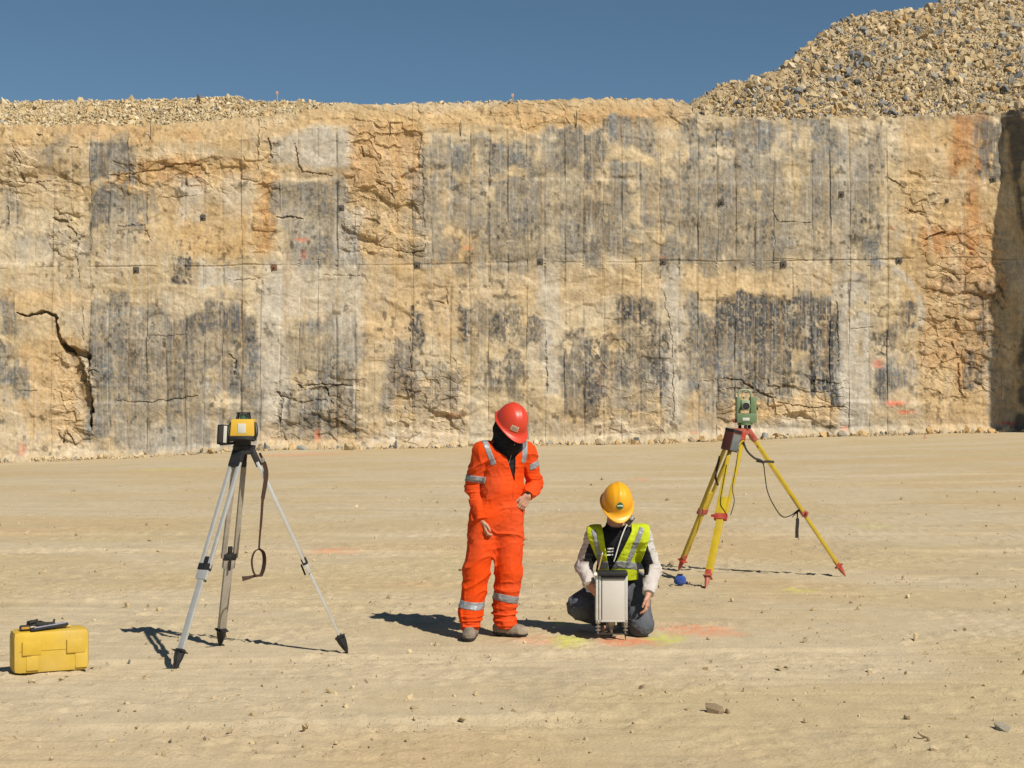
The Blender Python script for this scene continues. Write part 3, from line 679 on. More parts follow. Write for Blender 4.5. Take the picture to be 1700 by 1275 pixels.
# spoil heap stones
n = 56000; yy = 71.3+RNG.random(n)**1.15*21; pxr = RNG.uniform(1085, 1900, n); xx = (pxr-850)/FPX*yy
sz = np.clip(0.032*RNG.pareto(1.9, n)+0.036, 0, 0.31); zz = plat_z(xx, yy)
k_ = (pxr > 1128) | (RNG.random(n) < .4)
lowb = ss(1300, 1120, pxr); sz = sz*(1-.45*lowb)
gf_all = 0.19
o = scatter('rubble', np.stack([xx, yy, zz+sz*.12], -1)[k_], sz[k_], gf_all, M_rub); tag(o, 'loose pale limestone rubble covering the tall spoil heap at the right rim', 'rubble', kind='stuff')
# berm stones
n = 7500; px_ = RNG.uniform(-150, 640, n); yy = 70.9+RNG.random(n)*4.2; xx = (px_-850)/FPX*yy; zz = plat_z(xx, yy); sz = np.clip(.035*RNG.pareto(2.6, n)+.055, 0, .27)
kk = RNG.random(n) < ss(700, 420, px_)+.15
TP = [(.53, .43, .27), (.49, .385, .225), (.55, .46, .31), (.47, .34, .17)]
o = scatter('rubble', np.stack([xx, yy, zz+sz*.1], -1)[kk], sz[kk], .03, M_rub, pal=TP); tag(o, 'band of small cream rubble along the cliff edge at left', 'rubble', kind='stuff')
# thin scatter on the middle rim and scree at the foot
n = 1500; px_ = RNG.uniform(520, 1180, n); yy = 70.6+RNG.random(n)*1.6; xx = (px_-850)/FPX*yy; zz = np.maximum(rim_z(xx), 0)+.02-(yy-70.4)*.08; sz = np.clip(.03*RNG.pareto(2.6, n)+.035, 0, .2)
o = scatter('rubble', np.stack([xx, yy, zz], -1), sz, .05, M_rub); tag(o, 'thin scatter of loose stones on the middle of the cliff edge', 'rubble', kind='stuff')
n = 4200; px_ = RNG.uniform(-150, 1700, n); yy = 69.5-RNG.random(n)**2.2*2.2*ss(.3, .6, fbm(px_/60, px_*0, 3, 220))-.05; xx = (px_-850)/S; zz = ground_z(xx, yy); sz = np.clip(.026*RNG.pareto(2.0, n)+.03, 0, .26)
o = scatter('rubble', np.stack([xx, yy, zz+sz*.3], -1), sz, .12, M_rub); tag(o, 'fine rubble lying along the foot of the cliff', 'rubble', kind='stuff')
# ground grit
n = 9000; yy = 7.5/(1-RNG.random(n)*.80); xx = RNG.uniform(-.40, .40, n)*yy; cl = fbm(xx*1.3, yy*1.3, 3, 210); kk = RNG.random(n) < ss(.40, .62, cl)+.18
sz = np.clip(.0030*RNG.pareto(2.0, n)+.0035, 0, .032)*(yy/9)**.55; zz = ground_z(xx, yy)+ground_fine(xx, yy)*ss(40, 20, yy)
o = scatter('gravel', np.stack([xx, yy, zz+sz*.15], -1)[kk], sz[kk], .03, M_rub, pal=[(.44, .35, .21), (.40, .31, .18), (.47, .38, .25), (.34, .26, .16)]); tag(o, 'tiny stones and grit strewn over the dusty quarry floor', 'gravel', kind='stuff')
# big blocks that can be told apart on the heap: individual stones
def rock_mesh(k, col_, sub=True):
    hv, hf = HULLS[k % len(HULLS)]
    bm = bmesh.new(); vs = [bm.verts.new(v) for v in hv]
    for f in hf: bm.faces.new([vs[i] for i in f])
    me = bpy.data.meshes.new('boulder'); bm.to_mesh(me); bm.free(); me.materials.append(col_); return me
M_bt = mat('tan_block', (.46, .355, .21), rough=.92, var=.22, vs=3.0, bump=.03, bs=5, spec=.15)
M_bg = mat('grey_block', (.17, .175, .18), rough=.9, var=.30, vs=3.0, bump=.03, bs=5, spec=.15, dust=.5)
BT = [rock_mesh(k, M_bt) for k in range(8)]; BG = [rock_mesh(k+5, M_bg) for k in range(8)]
cnt = 0
for k in range(230):
    yy = 71.6+RNG.random()*16; px_ = RNG.uniform(1170, 1700); x = (px_-850)/FPX*yy; z = float(plat_z(np.array([x]), np.array([yy]))[0])
    if 850+x/yy*FPX > 1700 or HOR-(z-CH)*FPX/yy < -5: continue
    g_ = RNG.random() < .26
    o = bpy.data.objects.new('boulder', (BG if g_ else BT)[RNG.integers(8)]); COL.objects.link(o)
    s = .15+.24*RNG.random()**2*(1.0 if px_ > 1300 else .75); o.location = (x, yy, z+s*.10); o.scale = (s*RNG.uniform(.8, 1.2), s, s*RNG.uniform(.8, 1.1)); o.rotation_euler = RNG.uniform(0, 6.28, 3)
    tag(o, 'blue-grey limestone block among the rubble of the spoil heap' if g_ else 'tan limestone block among the rubble of the spoil heap', 'boulder', 'grey blocks in the spoil heap' if g_ else 'tan blocks in the spoil heap')
# ---- rock anchor plates on the face
M_plate = mat('weathered_steel_plate', (.085, .075, .06), rough=.8, metal=.2, var=.3, vs=20)
M_bolt = mat('rusty_bolt', (.10, .06, .035), rough=.8, var=.3, vs=40)
def face_y(px, py):
    i = int(np.clip(np.searchsorted(U, px), 0, len(U)-1)); j = int(np.clip(np.searchsorted(PY[i], py), 0, nv-1))
    return float(Y[i, j])
def anchor(label, px, py, s=.26, rot=0.0, m=None):
    y = min(face_y(px+a_, py+b_) for a_ in (-4, 0, 4) for b_ in (-4, 0, 4)); kx = y/WD
    x = (px-850)/FPX*y; z = CH-(py-HOR)/FPX*y
    e = empty('anchor_plate', (x, y-.01, z), label, 'anchor plate', 'anchor plates bolted to the rock face')
    rt = Matrix.Rotation(rot, 3, 'Y')
    MB().box((x, y-.01, z), (s, .03, s), rt, .006).build('plate', m or M_plate, e)
    MB().lathe((x, y-.02, z), [(.045, 0), (.045, .05), (.03, .055), (.022, .06), (.02, .13), (.012, .135)], (0, -1, 0), 8).build('bolt', M_bolt, e)
up = [(337, 361, 'over the ochre patch'), (567, 345, 'above the pale streak left of centre'), (1198, 335, 'above the green instrument'), (1397, 322, 'over the wide pale streak'), (1572, 333, 'on orange rock'), (1649, 297, 'on the corner shadow line')]
for px, py, t_ in up: anchor('dark square anchor plate in the upper row '+t_, px, py, .24 if px != 1572 else .18, (px % 7-3)*.03)
lo = [(226, 448, 'leftmost on the horizontal joint'), (455, 444, 'rusty brown one above the wide grey streak'), (693, 440, 'above and left of the orange worker'), (897, 434, 'at the top of the narrow pale streak'), (1101, 434, 'with a red paint dab at its edge'), (1301, 438, 'on the joint between two pale streaks'), (1493, 432, 'rightmost, above the curved pale streak')]
M_rustp = mat('rusty_plate', (.16, .075, .04), rough=.85, var=.3, vs=20)
for px, py, t_ in lo: anchor('dark square anchor plate '+t_ if px != 455 else 'rusty brown anchor plate above the wide grey streak', px, py, .26, (px % 5-2)*.05, M_rustp if px == 455 else None)
# ---- thin stakes on the rim
M_pink = mat('faded_pink_paint', (.65, .28, .22), rough=.7); M_wood = mat('grey_wood', (.33, .28, .2), rough=.85); M_rod = mat('dark_steel_rod', (.035, .03, .025), rough=.75, spec=.3)
def stake(lb, px, py0, py1, y, m, top=None, r=.022, nm='stake'):
    a = W(px, py1+3, y); b = W(px, py0, y); e = empty(nm, a, lb, 'stake' if nm == 'stake' else 'rod')
    MB().tube([a, (a+b)/2+Vector((.01, 0, 0)), b], r, 6).build('shaft', m, e)
    if top is not None: MB().box(b-Vector((0, 0, .06)), (.10, .03, .14), None, .004).build('flag' if nm == 'stake' else 'cap', top, e)
stake('thin pale stake with a pink top standing on the rubble at the left rim', 460, 152, 172, 72.5, M_wood, M_pink, .028)
stake('short pale stake with a pink top standing on the middle of the rim', 851, 156, 170, 70.9, M_wood, M_pink, .022)
for px, a, b, t_ in ((250, 209, 228, 'left of the cracked block below the left rubble band'), (648, 202, 222, 'below the middle rim, left of the other two'), (765, 200, 222, 'below the middle rim, above the dark drilled panels'), (957, 184, 206, 'just below the rim right of the rim stake')):
    yb = face_y(px, b); stake('thin dark upright rod '+t_, px, a, b, yb-.06, M_rod, None, .018, 'steel_rod')
# ---- single stones on the quarry floor
M_bt2 = mat('dusty_stone', (.36, .27, .17), rough=.92, var=.3, vs=18, bump=.006, bs=50, spec=.15); M_pb = mat('pale_stone', (.50, .44, .33), rough=.92, var=.2, vs=18, bump=.006, bs=50, spec=.15); M_rb = mat('reddish_stone', (.45, .22, .15), rough=.92, var=.3, vs=18)
def stone(lb, px, py, s, m, k):
    p = G(px, py)
    if p.y > 18: z0 = float(ground_z(np.array([p.x]), np.array([p.y]))[0]); 
    else: z0 = 0
    o = bpy.data.objects.new('stone', rock_mesh(k, m)); COL.objects.link(o); o.location = (p.x, p.y, z0+s*.28); o.scale = (s, s*.8, s*.75); o.rotation_euler = (k*.7, k*1.1, k*1.9)
    tag(o, lb, 'stone')
stone('brown jagged stone lying alone on the floor at lower right', 1185, 1183, .062, M_bt2, 3)
stone('small brown stone touching the right side of the jagged brown stone', 1208, 1184, .026, M_bt2, 4)
stone('pale broken stone near the lower right edge of the floor', 1664, 1212, .060, M_pb, 6)
stone('reddish stone on the far floor near the cliff at right', 1535, 747, .17, M_rb, 7)
stone('small dark stone right of the orange paint patch', 1176, 1062, .020, M_bt2, 8)
stone('small dark stone on the floor in front of the white device', 1181, 1100, .020, M_bt2, 9)
stone('small stone at the bottom right between the two larger stones', 1540, 1232, .022, M_bt2, 10)
stone('small stone below and left of the pale broken stone', 1462, 1228, .024, M_bt2, 11)
stone('small dark stone in the lower middle of the floor', 540, 1168, .020, M_bt2, 12)
# ------------------------------------------------------------ materials of the things
M_or = mat('orange_workwear', (.62, .055, .004), rough=.85, var=.14, vs=5, bump=.0012, bs=45, spec=.12, dust=.09)
M_ref = mat('reflective_tape', (.22, .23, .24), rough=.42, var=.12, vs=20, spec=.6)
M_blk = mat('black_fleece', (.018, .018, .020), rough=.95, var=.3, vs=30, bump=.002, bs=120, spec=.15)
M_skin = mat('skin', (.46, .25, .17), rough=.6, var=.12, vs=30, spec=.35)
M_boot = mat('dusty_boot', (.16, .13, .10), rough=.85, var=.35, vs=18, bump=.002, bs=60, dust=.7)
M_hatr = mat('red_helmet_plastic', (.56, .042, .016), rough=.42, var=.08, vs=8, spec=.5, dust=.04)
M_haty = mat('yellow_helmet_plastic', (.70, .33, .008), rough=.40, var=.07, vs=8, spec=.5, dust=.04)
M_lab = mat('cream_label', (.55, .42, .30), rough=.6); M_grn = mat('green_print', (.02, .12, .04), rough=.5); M_wht = mat('white_print', (.72, .72, .68), rough=.6)
M_vest = mat('lime_vest', (.42, .50, .012), rough=.75, var=.12, vs=9, bump=.0012, bs=60, spec=.3)
M_jack = mat('jersey', (.1, .1, .1), rough=.88, var=.12, vs=20, bump=.002, bs=70, attr=True, spec=.2)
M_jean = mat('blue_grey_jeans', (.070, .080, .100), rough=.9, var=.18, vs=14, bump=.002, bs=80, spec=.2, dust=.10)
M_steel = mat('dull_steel', (.30, .29, .26), rough=.4, metal=.6, var=.2, vs=50, dust=.3)
M_hair = mat('dark_hair', (.03, .02, .015), rough=.7, var=.3, vs=60)
def smin(A, B, k):
    h = np.clip(.5+.5*(B-A)/k, 0, 1); return B*(1-h)+A*h-k*h*(1-h)
def folds(P, amp, fx, fz, s, zm=None):
    q = P*np.array([fx, fx, fz]); q = q+0.6*(n3(P*9, s+3)[..., None]-.5)
    r = 1-np.abs(2*n3(q, s)-1); r2 = 1-np.abs(2*n3(q*2.1, s+1)-1)
    return -amp*((r**4-.27)+.4*(r2**4-.27))
def band(parent, F, c, n, wd, rad, ext=.004, name='reflective_band', m=None, extra=None):
    """tape lying on the cloth: the cloth's surface pushed out by ext, inside a slab"""
    c = np.array(c, float); n = nrm(n)
    lo = np.maximum(c-rad-.02, F.lo); hi = c+rad+.02
    a = np.clip(((lo-F.lo)/F.h).astype(int), 0, F.n-3); b = np.clip(((hi-F.lo)/F.h).astype(int), a+3, F.n)
    g = Field.__new__(Field); g.lo = F.lo+F.h*a; g.h = F.h; g.n = b-a; g.F = F.F[a[0]:b[0], a[1]:b[1], a[2]:b[2]].copy()-ext
    P = g.grid(); q = P-c; g.F = np.maximum(g.F, np.abs(q@n)-wd/2); g.F = np.maximum(g.F, np.sqrt((q*q).sum(-1))-rad)
    if extra is not None: g.F = np.maximum(g.F, extra(P.reshape(-1, 3)).reshape(g.F.shape))
    g.F[0] = g.F[-1] = .1; g.F[:, 0] = g.F[:, -1] = .1; g.F[:, :, 0] = g.F[:, :, -1] = .1
    # carve the inside out so the tape is a thin skin
    inn = -(F.F[a[0]:b[0], a[1]:b[1], a[2]:b[2]]+.006); g.F = np.maximum(g.F, inn)
    return sdf_obj(name, g, m or M_ref, parent)
# ============================================================ standing worker in orange
O1 = Vector((-.17, 11.62, 0))
p1 = empty('person', O1, 'standing person in orange coverall and red hard hat looking down', 'person')
def A1(*a): return np.array(a, float)+np.array(O1)
lo, hi = A1(-.34, -.45, -.02), A1(.50, .32, 1.82)
fw = nrm((.36, -.66, -.66)); sd0 = nrm(np.cross(fw, (0, 0, 1))); up = nrm(np.cross(sd0, fw)); up = nrm(up+sd0*(-.10))
HC = A1(.165, -.085, 1.585)                 # helmet rim centre
hc = HC-up*.035-fw*.012
shR, elR, wrR = A1(-.050, -.055, 1.375), A1(-.108, .025, 1.105), A1(-.050, -.115, .865)
shL, elL, wrL = A1(.280, .065, 1.360), A1(.345, .125, 1.120), A1(.285, -.055, 1.045)
hpR, knR, anR = A1(-.020, -.01, .90), A1(-.095, -.055, .48), A1(-.135, -.085, .10)
hpL, knL, anL = A1(.140, .02, .90), A1(.150, .0, .48), A1(.105, .035, .10)
f = Field(lo, hi, .0048)
neck = A1(.125, .02, 1.43)
head(f, hc, fw, up, neck)
f.cone(neck, A1(.115, .01, 1.30), .06, .10, .04)
FL = (.36, -.93, 0)
f.cone(A1(.10, 0, 1.30), A1(.09, 0, 1.08), .125, .115, .05, FL, .78); f.cone(shR+V3(.02, 0, .0), shL-V3(.02, 0, .0), .055, .055, .05)
f.cone(A1(.08, 0, 1.05), A1(.065, 0, .92), .115, .125, .05, FL, .85)
for h_, k_, a_ in ((hpR, knR, anR), (hpL, knL, anL)): f.cone(h_, k_, .082, .056, .03); f.cone(k_, a_, .053, .038, .02)
for s_, e_, w_ in ((shR, elR, wrR), (shL, elL, wrL)): f.cone(s_, e_, .048, .038, .02); f.cone(e_, w_, .037, .026, .015)
for a_, d_ in ((anR, (-.06, -1, 0)), (anL, (.85, -.45, 0))): f.cone(a_, a_+nrm(d_)*.13+V3(0, 0, -.055), .038, .028, .02)
hand(f, wrR, (.25, -.20, -1), (.80, .45, 0), (.35, -.95, .1), .9, .88)
hand(f, wrL, (-.50, -.15, -.85), (-.5, .85, -.1), (.3, -.5, .8), .7, .85)
sdf_obj('body', f, M_skin, p1)
# coverall
f = Field(lo, hi, .0052)
f.cone(A1(.110, -.005, 1.30), A1(.095, 0, 1.10), .150, .148, .05, FL, .80); f.cone(shR+V3(.012, 0, .008), shL+V3(-.012, 0, .008), .072, .072, .06)
f.cone(A1(.09, 0, 1.08), A1(.068, .0, .90), .150, .160, .06, FL, .82)
f.cone(hpR, knR, .120, .093, .05); f.cone(hpL, knL, .123, .096, .05)
f.cone(knR, anR+V3(.004, 0, .06), .092, .086, .03); f.cone(knL, anL+V3(.008, 0, .06), .095, .088, .03)
f.cone(anR+V3(0, -.01, .08), anR+V3(0, -.02, .02), .088, .078, .02); f.cone(anL+V3(.01, 0, .08), anL+V3(.02, -.02, .02), .090, .080, .02)
fa = Field(lo, hi, .0052)
fa.cone(shR, elR, .080, .062, .03); fa.cone(elR, wrR, .062, .047, .03)
fa.cone(shL, elL, .074, .056, .03); fa.cone(elL, wrL, .056, .045, .03)
def wr(P):
    z = P[:, 2]; x = P[:, 0]
    q_ = P.copy(); q_[:, 2] += .35*np.sin(3*x)*x; r = folds(q_, .013, 4, 7, 3)+folds(q_, .004, 12, 15, 5)
    an = ss(.36, .12, z); r = r+folds(P, .016, 3.5, 26, 7)*an
    ar = ss(.20, .05, np.linalg.norm(P-elR, axis=1))+ss(.22, .05, np.linalg.norm(P-elL, axis=1))+.25*ss(.16, .05, np.abs(z-.93-.25*(x-O1.x)))
    r = r+folds(P, .014, 6, 24, 9)*np.clip(ar, 0, 1)
    return r
f.wrinkle(wr); fa.wrinkle(wr)
# open ends: collar, cuffs, hems and the open front
cut = Field.cone
f.cone(A1(.125, -.01, 1.47), A1(.17, -.10, 1.58), .083, .12, .01, cut=True)
def openfront(P):
    z = P[:, 2]; xc = O1.x+.187-(z-1.15)*.13; w_ = np.clip((z-1.145)*.17+np.clip(z-1.335, 0, 1)*1.1, -.02, .125)
    front = (P-A1(.11, 0, 0))[:, :2]@np.array(FL[:2])
    return np.where((front > .02) & (z > 1.15), np.minimum(w_-np.abs(P[:, 0]-xc), .02), -1)
inner = f.copy(); inner.F = np.minimum(inner.F, fa.F)
f.inter(openfront)
for w_, e_, s_ in ((wrR, elR, -1), (wrL, elL, -1)):
    ax = nrm(w_-e_); fa.inter(lambda P: np.where(np.linalg.norm(P-w_, axis=1) < .11, (P-w_)@ax-.002, -1))
    Pw = fa.copy(); fa.cone(w_+ax*.03, w_-ax*.01, .036, .030, .004, cut=True)
f.F = smin(f.F, fa.F, .012)
f.inter(lambda P: .062-P[:, 2])
cov = sdf_obj('coverall', f, M_or, p1)
band(cov, f, A1(-.125, -.08, .252), (.10, -.1, 1), .056, .16)
band(cov, f, A1(.135, .01, .285), (.20, 0, 1), .056, .16)
band(cov, f, A1(-.095, .0, 1.168), (.12, 0, 1), .050, .115, extra=lambda P: P[:, 0]-(O1.x-.022))
band(cov, f, A1(.345, .085, 1.275), (-.45, -.1, 1), .048, .105, extra=lambda P: (O1.x+.300)-P[:, 0])
band(cov, f, A1(-.005, -.10, 1.385), (.93, .0, .36), .042, .12, extra=lambda P: P[:, 1]-(O1.y+.04))
band(cov, f, A1(.268, -.04, 1.385), (-.97, -.1, .10), .040, .10, extra=lambda P: P[:, 1]-(O1.y+.06))
# flap, pocket and waist seams as thin strips following the cloth
def strip(parent, F, pts, wd, m, name, th=.004):
    mb = MB(); out_ = []
    for x, z in pts:
        i = int((x+O1.x-F.lo[0])/F.h); k = int((z-F.lo[2])/F.h); col_ = F.F[i, :, k]; j = np.nonzero(col_ < 0)[0]
        if len(j): out_.append((x+O1.x, F.lo[1]+F.h*j[0]-.001, z))
    if len(out_) > 1: mb.ribbon(out_, wd, (1, 0, 0) if abs(out_[0][2]-out_[-1][2]) > abs(out_[0][0]-out_[-1][0]) else (0, 0, 1), th); mb.build(name, m, parent)
M_seam = mat('orange_flap', (.60, .050, .004), rough=.8, var=.1, vs=8)
strip(cov, f, [(.180-.002*i, 1.14-.022*i) for i in range(13)], .020, M_or, 'zip_flap', .004)
# black fleece with raised collar
j = Field(lo, hi, .0052)
j.F = np.minimum(j.F, inner.F+.016)
P = j.grid(); j.F = np.maximum(j.F, 1.02-P[..., 2])
j.F = np.maximum(j.F, np.abs(P[..., 0]-(O1.x+.13))-.17); 
cc = A1(.150, -.03, 1.465)
j.cone(A1(.115, .01, 1.40), cc, .105, .098, .03); j.cone(cc, HC-up*.055+V3(-.012, .03, -.01), .098, .100, .03); j.cone(A1(.165, -.085, 1.41), A1(.190, -.115, 1.425), .060, .045, .03)
j.wrinkle(lambda P: folds(P, .008, 9, 14, 13))
j.cone(hc-up*.075+fw*.02, hc-up*.085+fw*.055, .075, .060, .03)
jk = sdf_obj('jacket', j, M_blk, p1)
zp = []
for i in range(9):
    x_, z_ = .190-.008*i, 1.43-.026*i; ii_ = int((x_+O1.x-j.lo[0])/j.h); kk_ = int((z_-j.lo[2])/j.h); jj_ = np.nonzero(j.F[ii_, :, kk_] < 0)[0]
    if len(jj_): zp.append((x_+O1.x, j.lo[1]+j.h*jj_[0]-.002, z_))
MB().tube(zp, .003, 6).build('zip', M_steel, jk)
for a_, d_, nm in ((anR, nrm((-.06, -1, 0)), 0), (anL, nrm((.85, -.45, 0)), 1)):
    b_ = Field(a_-.24, a_+.24, .005)
    g0 = V3(a_[0], a_[1], 0)
    b_.cone(g0+V3(0, 0, .050)-d_*.035, g0+V3(0, 0, .045)+d_*.13, .050, .047, .03); b_.cone(g0+V3(0, 0, .06), g0+V3(0, 0, .20), .050, .056, .03)
    b_.cone(g0+V3(0, 0, .040)+d_*.10, g0+V3(0, 0, .040)+d_*.155, .046, .044, .02)
    b_.wrinkle(lambda P: folds(P, .004, 18, 30, 19)); b_.inter(lambda P: .006-P[:, 2])
    bo = sdf_obj('boot', b_, M_boot, p1)
    so_ = Field(a_-.24, a_+.24, .005); so_.F = b_.F-.006; Pg = so_.grid(); so_.F = np.maximum(so_.F, np.maximum(Pg[..., 2]-.026, -.001-Pg[..., 2])); sdf_obj('sole', so_, M_rod, bo)
hh_, pt_ = helmet(p1, HC, fw, up, M_hatr)
patch(hh_, pt_, 'label', .42, .32, lambda u, v: True, .25, .135, M_lab)
for q in (-.5, 0, .5): patch(hh_, pt_, 'print', .42, .32+q*.13, lambda u, v: int((u+1)*9) % 4 != 2, .19, .016, M_rustp, .0032)
# ============================================================ kneeling worker
O2 = Vector((.7875, 11.75, 0))
p2 = empty('person', O2, 'kneeling person in yellow hard hat and lime vest behind the white device', 'person')
def A2(*a): return np.array(a, float)+np.array(O2)
lo, hi = A2(-.42, -.42, -.02), A2(.38, .52, 1.19)
fw = nrm((.05, -.73, -.62)); sd0 = nrm(np.cross(fw, (0, 0, 1))); up = nrm(np.cross(sd0, fw)); up = nrm(up+sd0*(-.05))
HC = A2(-.010, -.165, .998); hc = HC-up*.035-fw*.012
shR, elR, wrR = A2(-.175, -.08, .735), A2(-.248, .0, .505), A2(-.215, -.20, .385)
shL, elL, wrL = A2(.185, -.08, .735), A2(.268, -.03, .485), A2(.218, -.205, .325)
hpR, knR, anR = A2(-.07, .15, .30), A2(-.275, -.06, .215), A2(-.10, .10, .09)
hpL, knL, anL = A2(.135, .16, .34), A2(.168, -.155, .085), A2(.165, .27, .075)
f = Field(lo, hi, .0048); neck = A2(-.015, -.05, .81)
head(f, hc, fw, up, neck)
FL = (0, -1, -.25)
f.cone(neck, A2(0, -.04, .70), .058, .10, .04); f.cone(A2(0, -.03, .66), A2(0, .08, .44), .120, .11, .05, FL, .78); f.cone(shR+V3(.02, 0, 0), shL-V3(.02, 0, 0), .052, .052, .05)
f.cone(A2(.0, .10, .42), A2(.03, .15, .34), .115, .12, .05)
for h_, k_, a_ in ((hpR, knR, anR), (hpL, knL, anL)): f.cone(h_, k_, .080, .058, .03); f.cone(k_, a_, .055, .040, .02)
f.cone(anR, anR+V3(-.02, -.12, -.05), .038, .028, .02); f.cone(anL, anL+V3(0, .12, -.02), .038, .03, .02)
for s_, e_, w_ in ((shR, elR, wrR), (shL, elL, wrL)): f.cone(s_, e_, .048, .038, .02); f.cone(e_, w_, .036, .026, .015)
hand(f, wrR, (.50, -.55, -.45), (.8, .35, -.1), (.3, -.5, .8), .5, .95)
hand(f, wrL, (-.12, -.16, -1), (-.85, .2, -.2), (-.1, -.95, .1), .55, 1.0)
sdf_obj('body', f, M_skin, p2)
# jeans
f = Field(lo, hi, .0052)
f.cone(A2(.0, .10, .44), A2(.03, .15, .32), .140, .148, .05)
f.cone(hpR, knR, .118, .098, .05); f.cone(knR, anR+V3(.02, .02, 0), .096, .070, .03)
f.cone(hpL, knL, .118, .086, .05); f.cone(knL+V3(0, .02, 0), anL, .086, .066, .03)
f.wrinkle(lambda P: folds(P, .008, 10, 10, 23)+folds(P, .004, 20, 24, 25)); f.inter(lambda P: .002-P[:, 2])
sdf_obj('jeans', f, M_jean, p2)
# jersey
f = Field(lo, hi, .0052)
f.cone(A2(0, -.03, .665), A2(0, .06, .46), .142, .138, .05, FL, .82); f.cone(shR+V3(.012, 0, 0), shL-V3(.012, 0, 0), .066, .066, .05)
f.cone(A2(.0, .08, .46), A2(.01, .11, .37), .14, .142, .05, FL, .9)
f.cone(A2(-.012, -.045, .765), A2(-.013, -.055, .805), .074, .072, .03)
for s_, e_, w_ in ((shR, elR, wrR), (shL, elL, wrL)): f.cone(s_, e_, .068, .060, .03); f.cone(e_, w_, .060, .044, .03)
base2 = f.copy()
f.wrinkle(lambda P: folds(P, .008, 9, 16, 33)+folds(P, .005, 18, 28, 35))
f.cone(A2(-.013, -.065, .815), A2(-.01, -.12, .93), .060, .09, .006, cut=True)
for w_, e_ in ((wrR, elR), (wrL, elL)):
    ax = nrm(w_-e_); f.inter(lambda P: np.where(np.linalg.norm(P-w_, axis=1) < .09, (P-w_)@ax-.004, -1))
def jc(V):
    c = np.tile(np.array((.012, .012, .015)), (len(V), 1)); x = V[:, 0]-O2.x; z = V[:, 2]
    for s_, e_, w_, sg in ((shR, elR, wrR, -1), (shL, elL, wrL, 1)):
        ab = e_-s_; t = np.clip(((V-s_)@ab)/(ab@ab), 0, 1); q = V-(s_+t[:, None]*ab); outer = q@nrm((sg, -.35, .1))
        c[(np.abs(x) > .13) & (outer > (.034 if sg > 0 else .046)) & (z > .47)] = (.46, .44, .41)
        fa = w_-e_; tf = ((V-e_)@fa)/(fa@fa); q = V-(e_+np.clip(tf, 0, 1)[:, None]*fa); fore = (np.linalg.norm(q, axis=1) < .085) & (tf > .02) & (np.abs(x) > .15)
        inn = q@nrm((sg, -.2, .1)) > -.012
        c[fore & (inn | (tf > .45))] = (.46, .42, .39)
    return c
jer = sdf_obj('jersey', f, M_jack, p2, jc)
# three white bars on the chest
def onfront(F, x, z, O):
    i = int((x+O.x-F.lo[0])/F.h); k = int((z-F.lo[2])/F.h); j_ = np.nonzero(F.F[i, :, k] < 0)[0]
    return V3(x+O.x, F.lo[1]+F.h*j_[0]-.009, z) if len(j_) else V3(x+O.x, O.y-.16, z)
for z_, x0, x1 in ((.650, -.080, -.035), (.628, -.084, -.034), (.602, -.084, -.038)):
    pts = [onfront(f, x0+(x1-x0)*i/4, z_+.004*i/4, O2) for i in range(5)]; MB().ribbon(pts, .010, (0, 0, 1), .003).build('stripe', M_wht, jer)
# vest
v = Field(lo, hi, .0052); v.F = np.minimum(v.F, f.F)
v.cone(A2(0, -.03, .665), A2(0, .06, .47), .150, .150, .05, FL, .84); v.cone(A2(-.165, -.075, .742), A2(.180, -.075, .742), .066, .070, .05)
v.cone(A2(.0, .07, .47), A2(.01, .09, .42), .150, .150, .05, FL, .9)
v.F = v.F-.008
v.wrinkle(lambda P: np.minimum(folds(P, .005, 9, 12, 43)+folds(P, .003, 20, 20, 45), 0.003))
def hole(P):                                  # neck opening as a tilted cylinder
    q = P-A2(-.012, -.06, .80); return .088-np.hypot(q[:, 0], q[:, 1]*1.05+q[:, 2]*.15)
v.inter(lambda P: np.where(P[:, 2] > .70, np.maximum(hole(P), P[:, 2]-.845), -1))
def vcut(P):
    z = P[:, 2]; x = P[:, 0]-O2.x; fr = P[:, 1] < O2.y+.02
    l = -.066-(z-.47)*.155; r_ = np.minimum(-.055+(z-.47)*.49, .10)
    return np.where(fr & (z > .47), np.clip(np.minimum(x-l, r_-x), -1, .02), np.where(fr, np.clip(.006-np.abs(x+.056), -1, .02), -1))
v.inter(vcut); v.inter(lambda P: .405-P[:, 2])
def sides(P):
    z = P[:, 2]; x = P[:, 0]-O2.x
    L_ = -.232+np.clip(.745-z, 0, .25)*.42; R_ = .236-np.clip(.745-z, 0, .25)*.30
    return np.maximum(L_-x, x-R_)
v.inter(sides)
ve = sdf_obj('vest', v, M_vest, p2)
band(ve, v, A2(-.155, -.12, .66), (.97, 0, .22), .034, .14, extra=lambda P: P[:, 1]-(O2.y+.02))
band(ve, v, A2(.115, -.13, .65), (.93, 0, -.36), .040, .17, extra=lambda P: np.maximum(P[:, 1]-(O2.y+.02), .50-P[:, 2]))
band(ve, v, A2(.0, -.02, .505), (.02, .25, 1), .050, .26)
hh_, pt_ = helmet(p2, HC, fw, up, M_haty)
patch(hh_, pt_, 'emblem', .02, .52, lambda u, v_: u*u+v_*v_ < 1, .25, .19, M_grn, nx=20, nz=20)
patch(hh_, pt_, 'emblem_bar', .02, .53, lambda u, v_: True, .20, .030, M_wht, .0034)
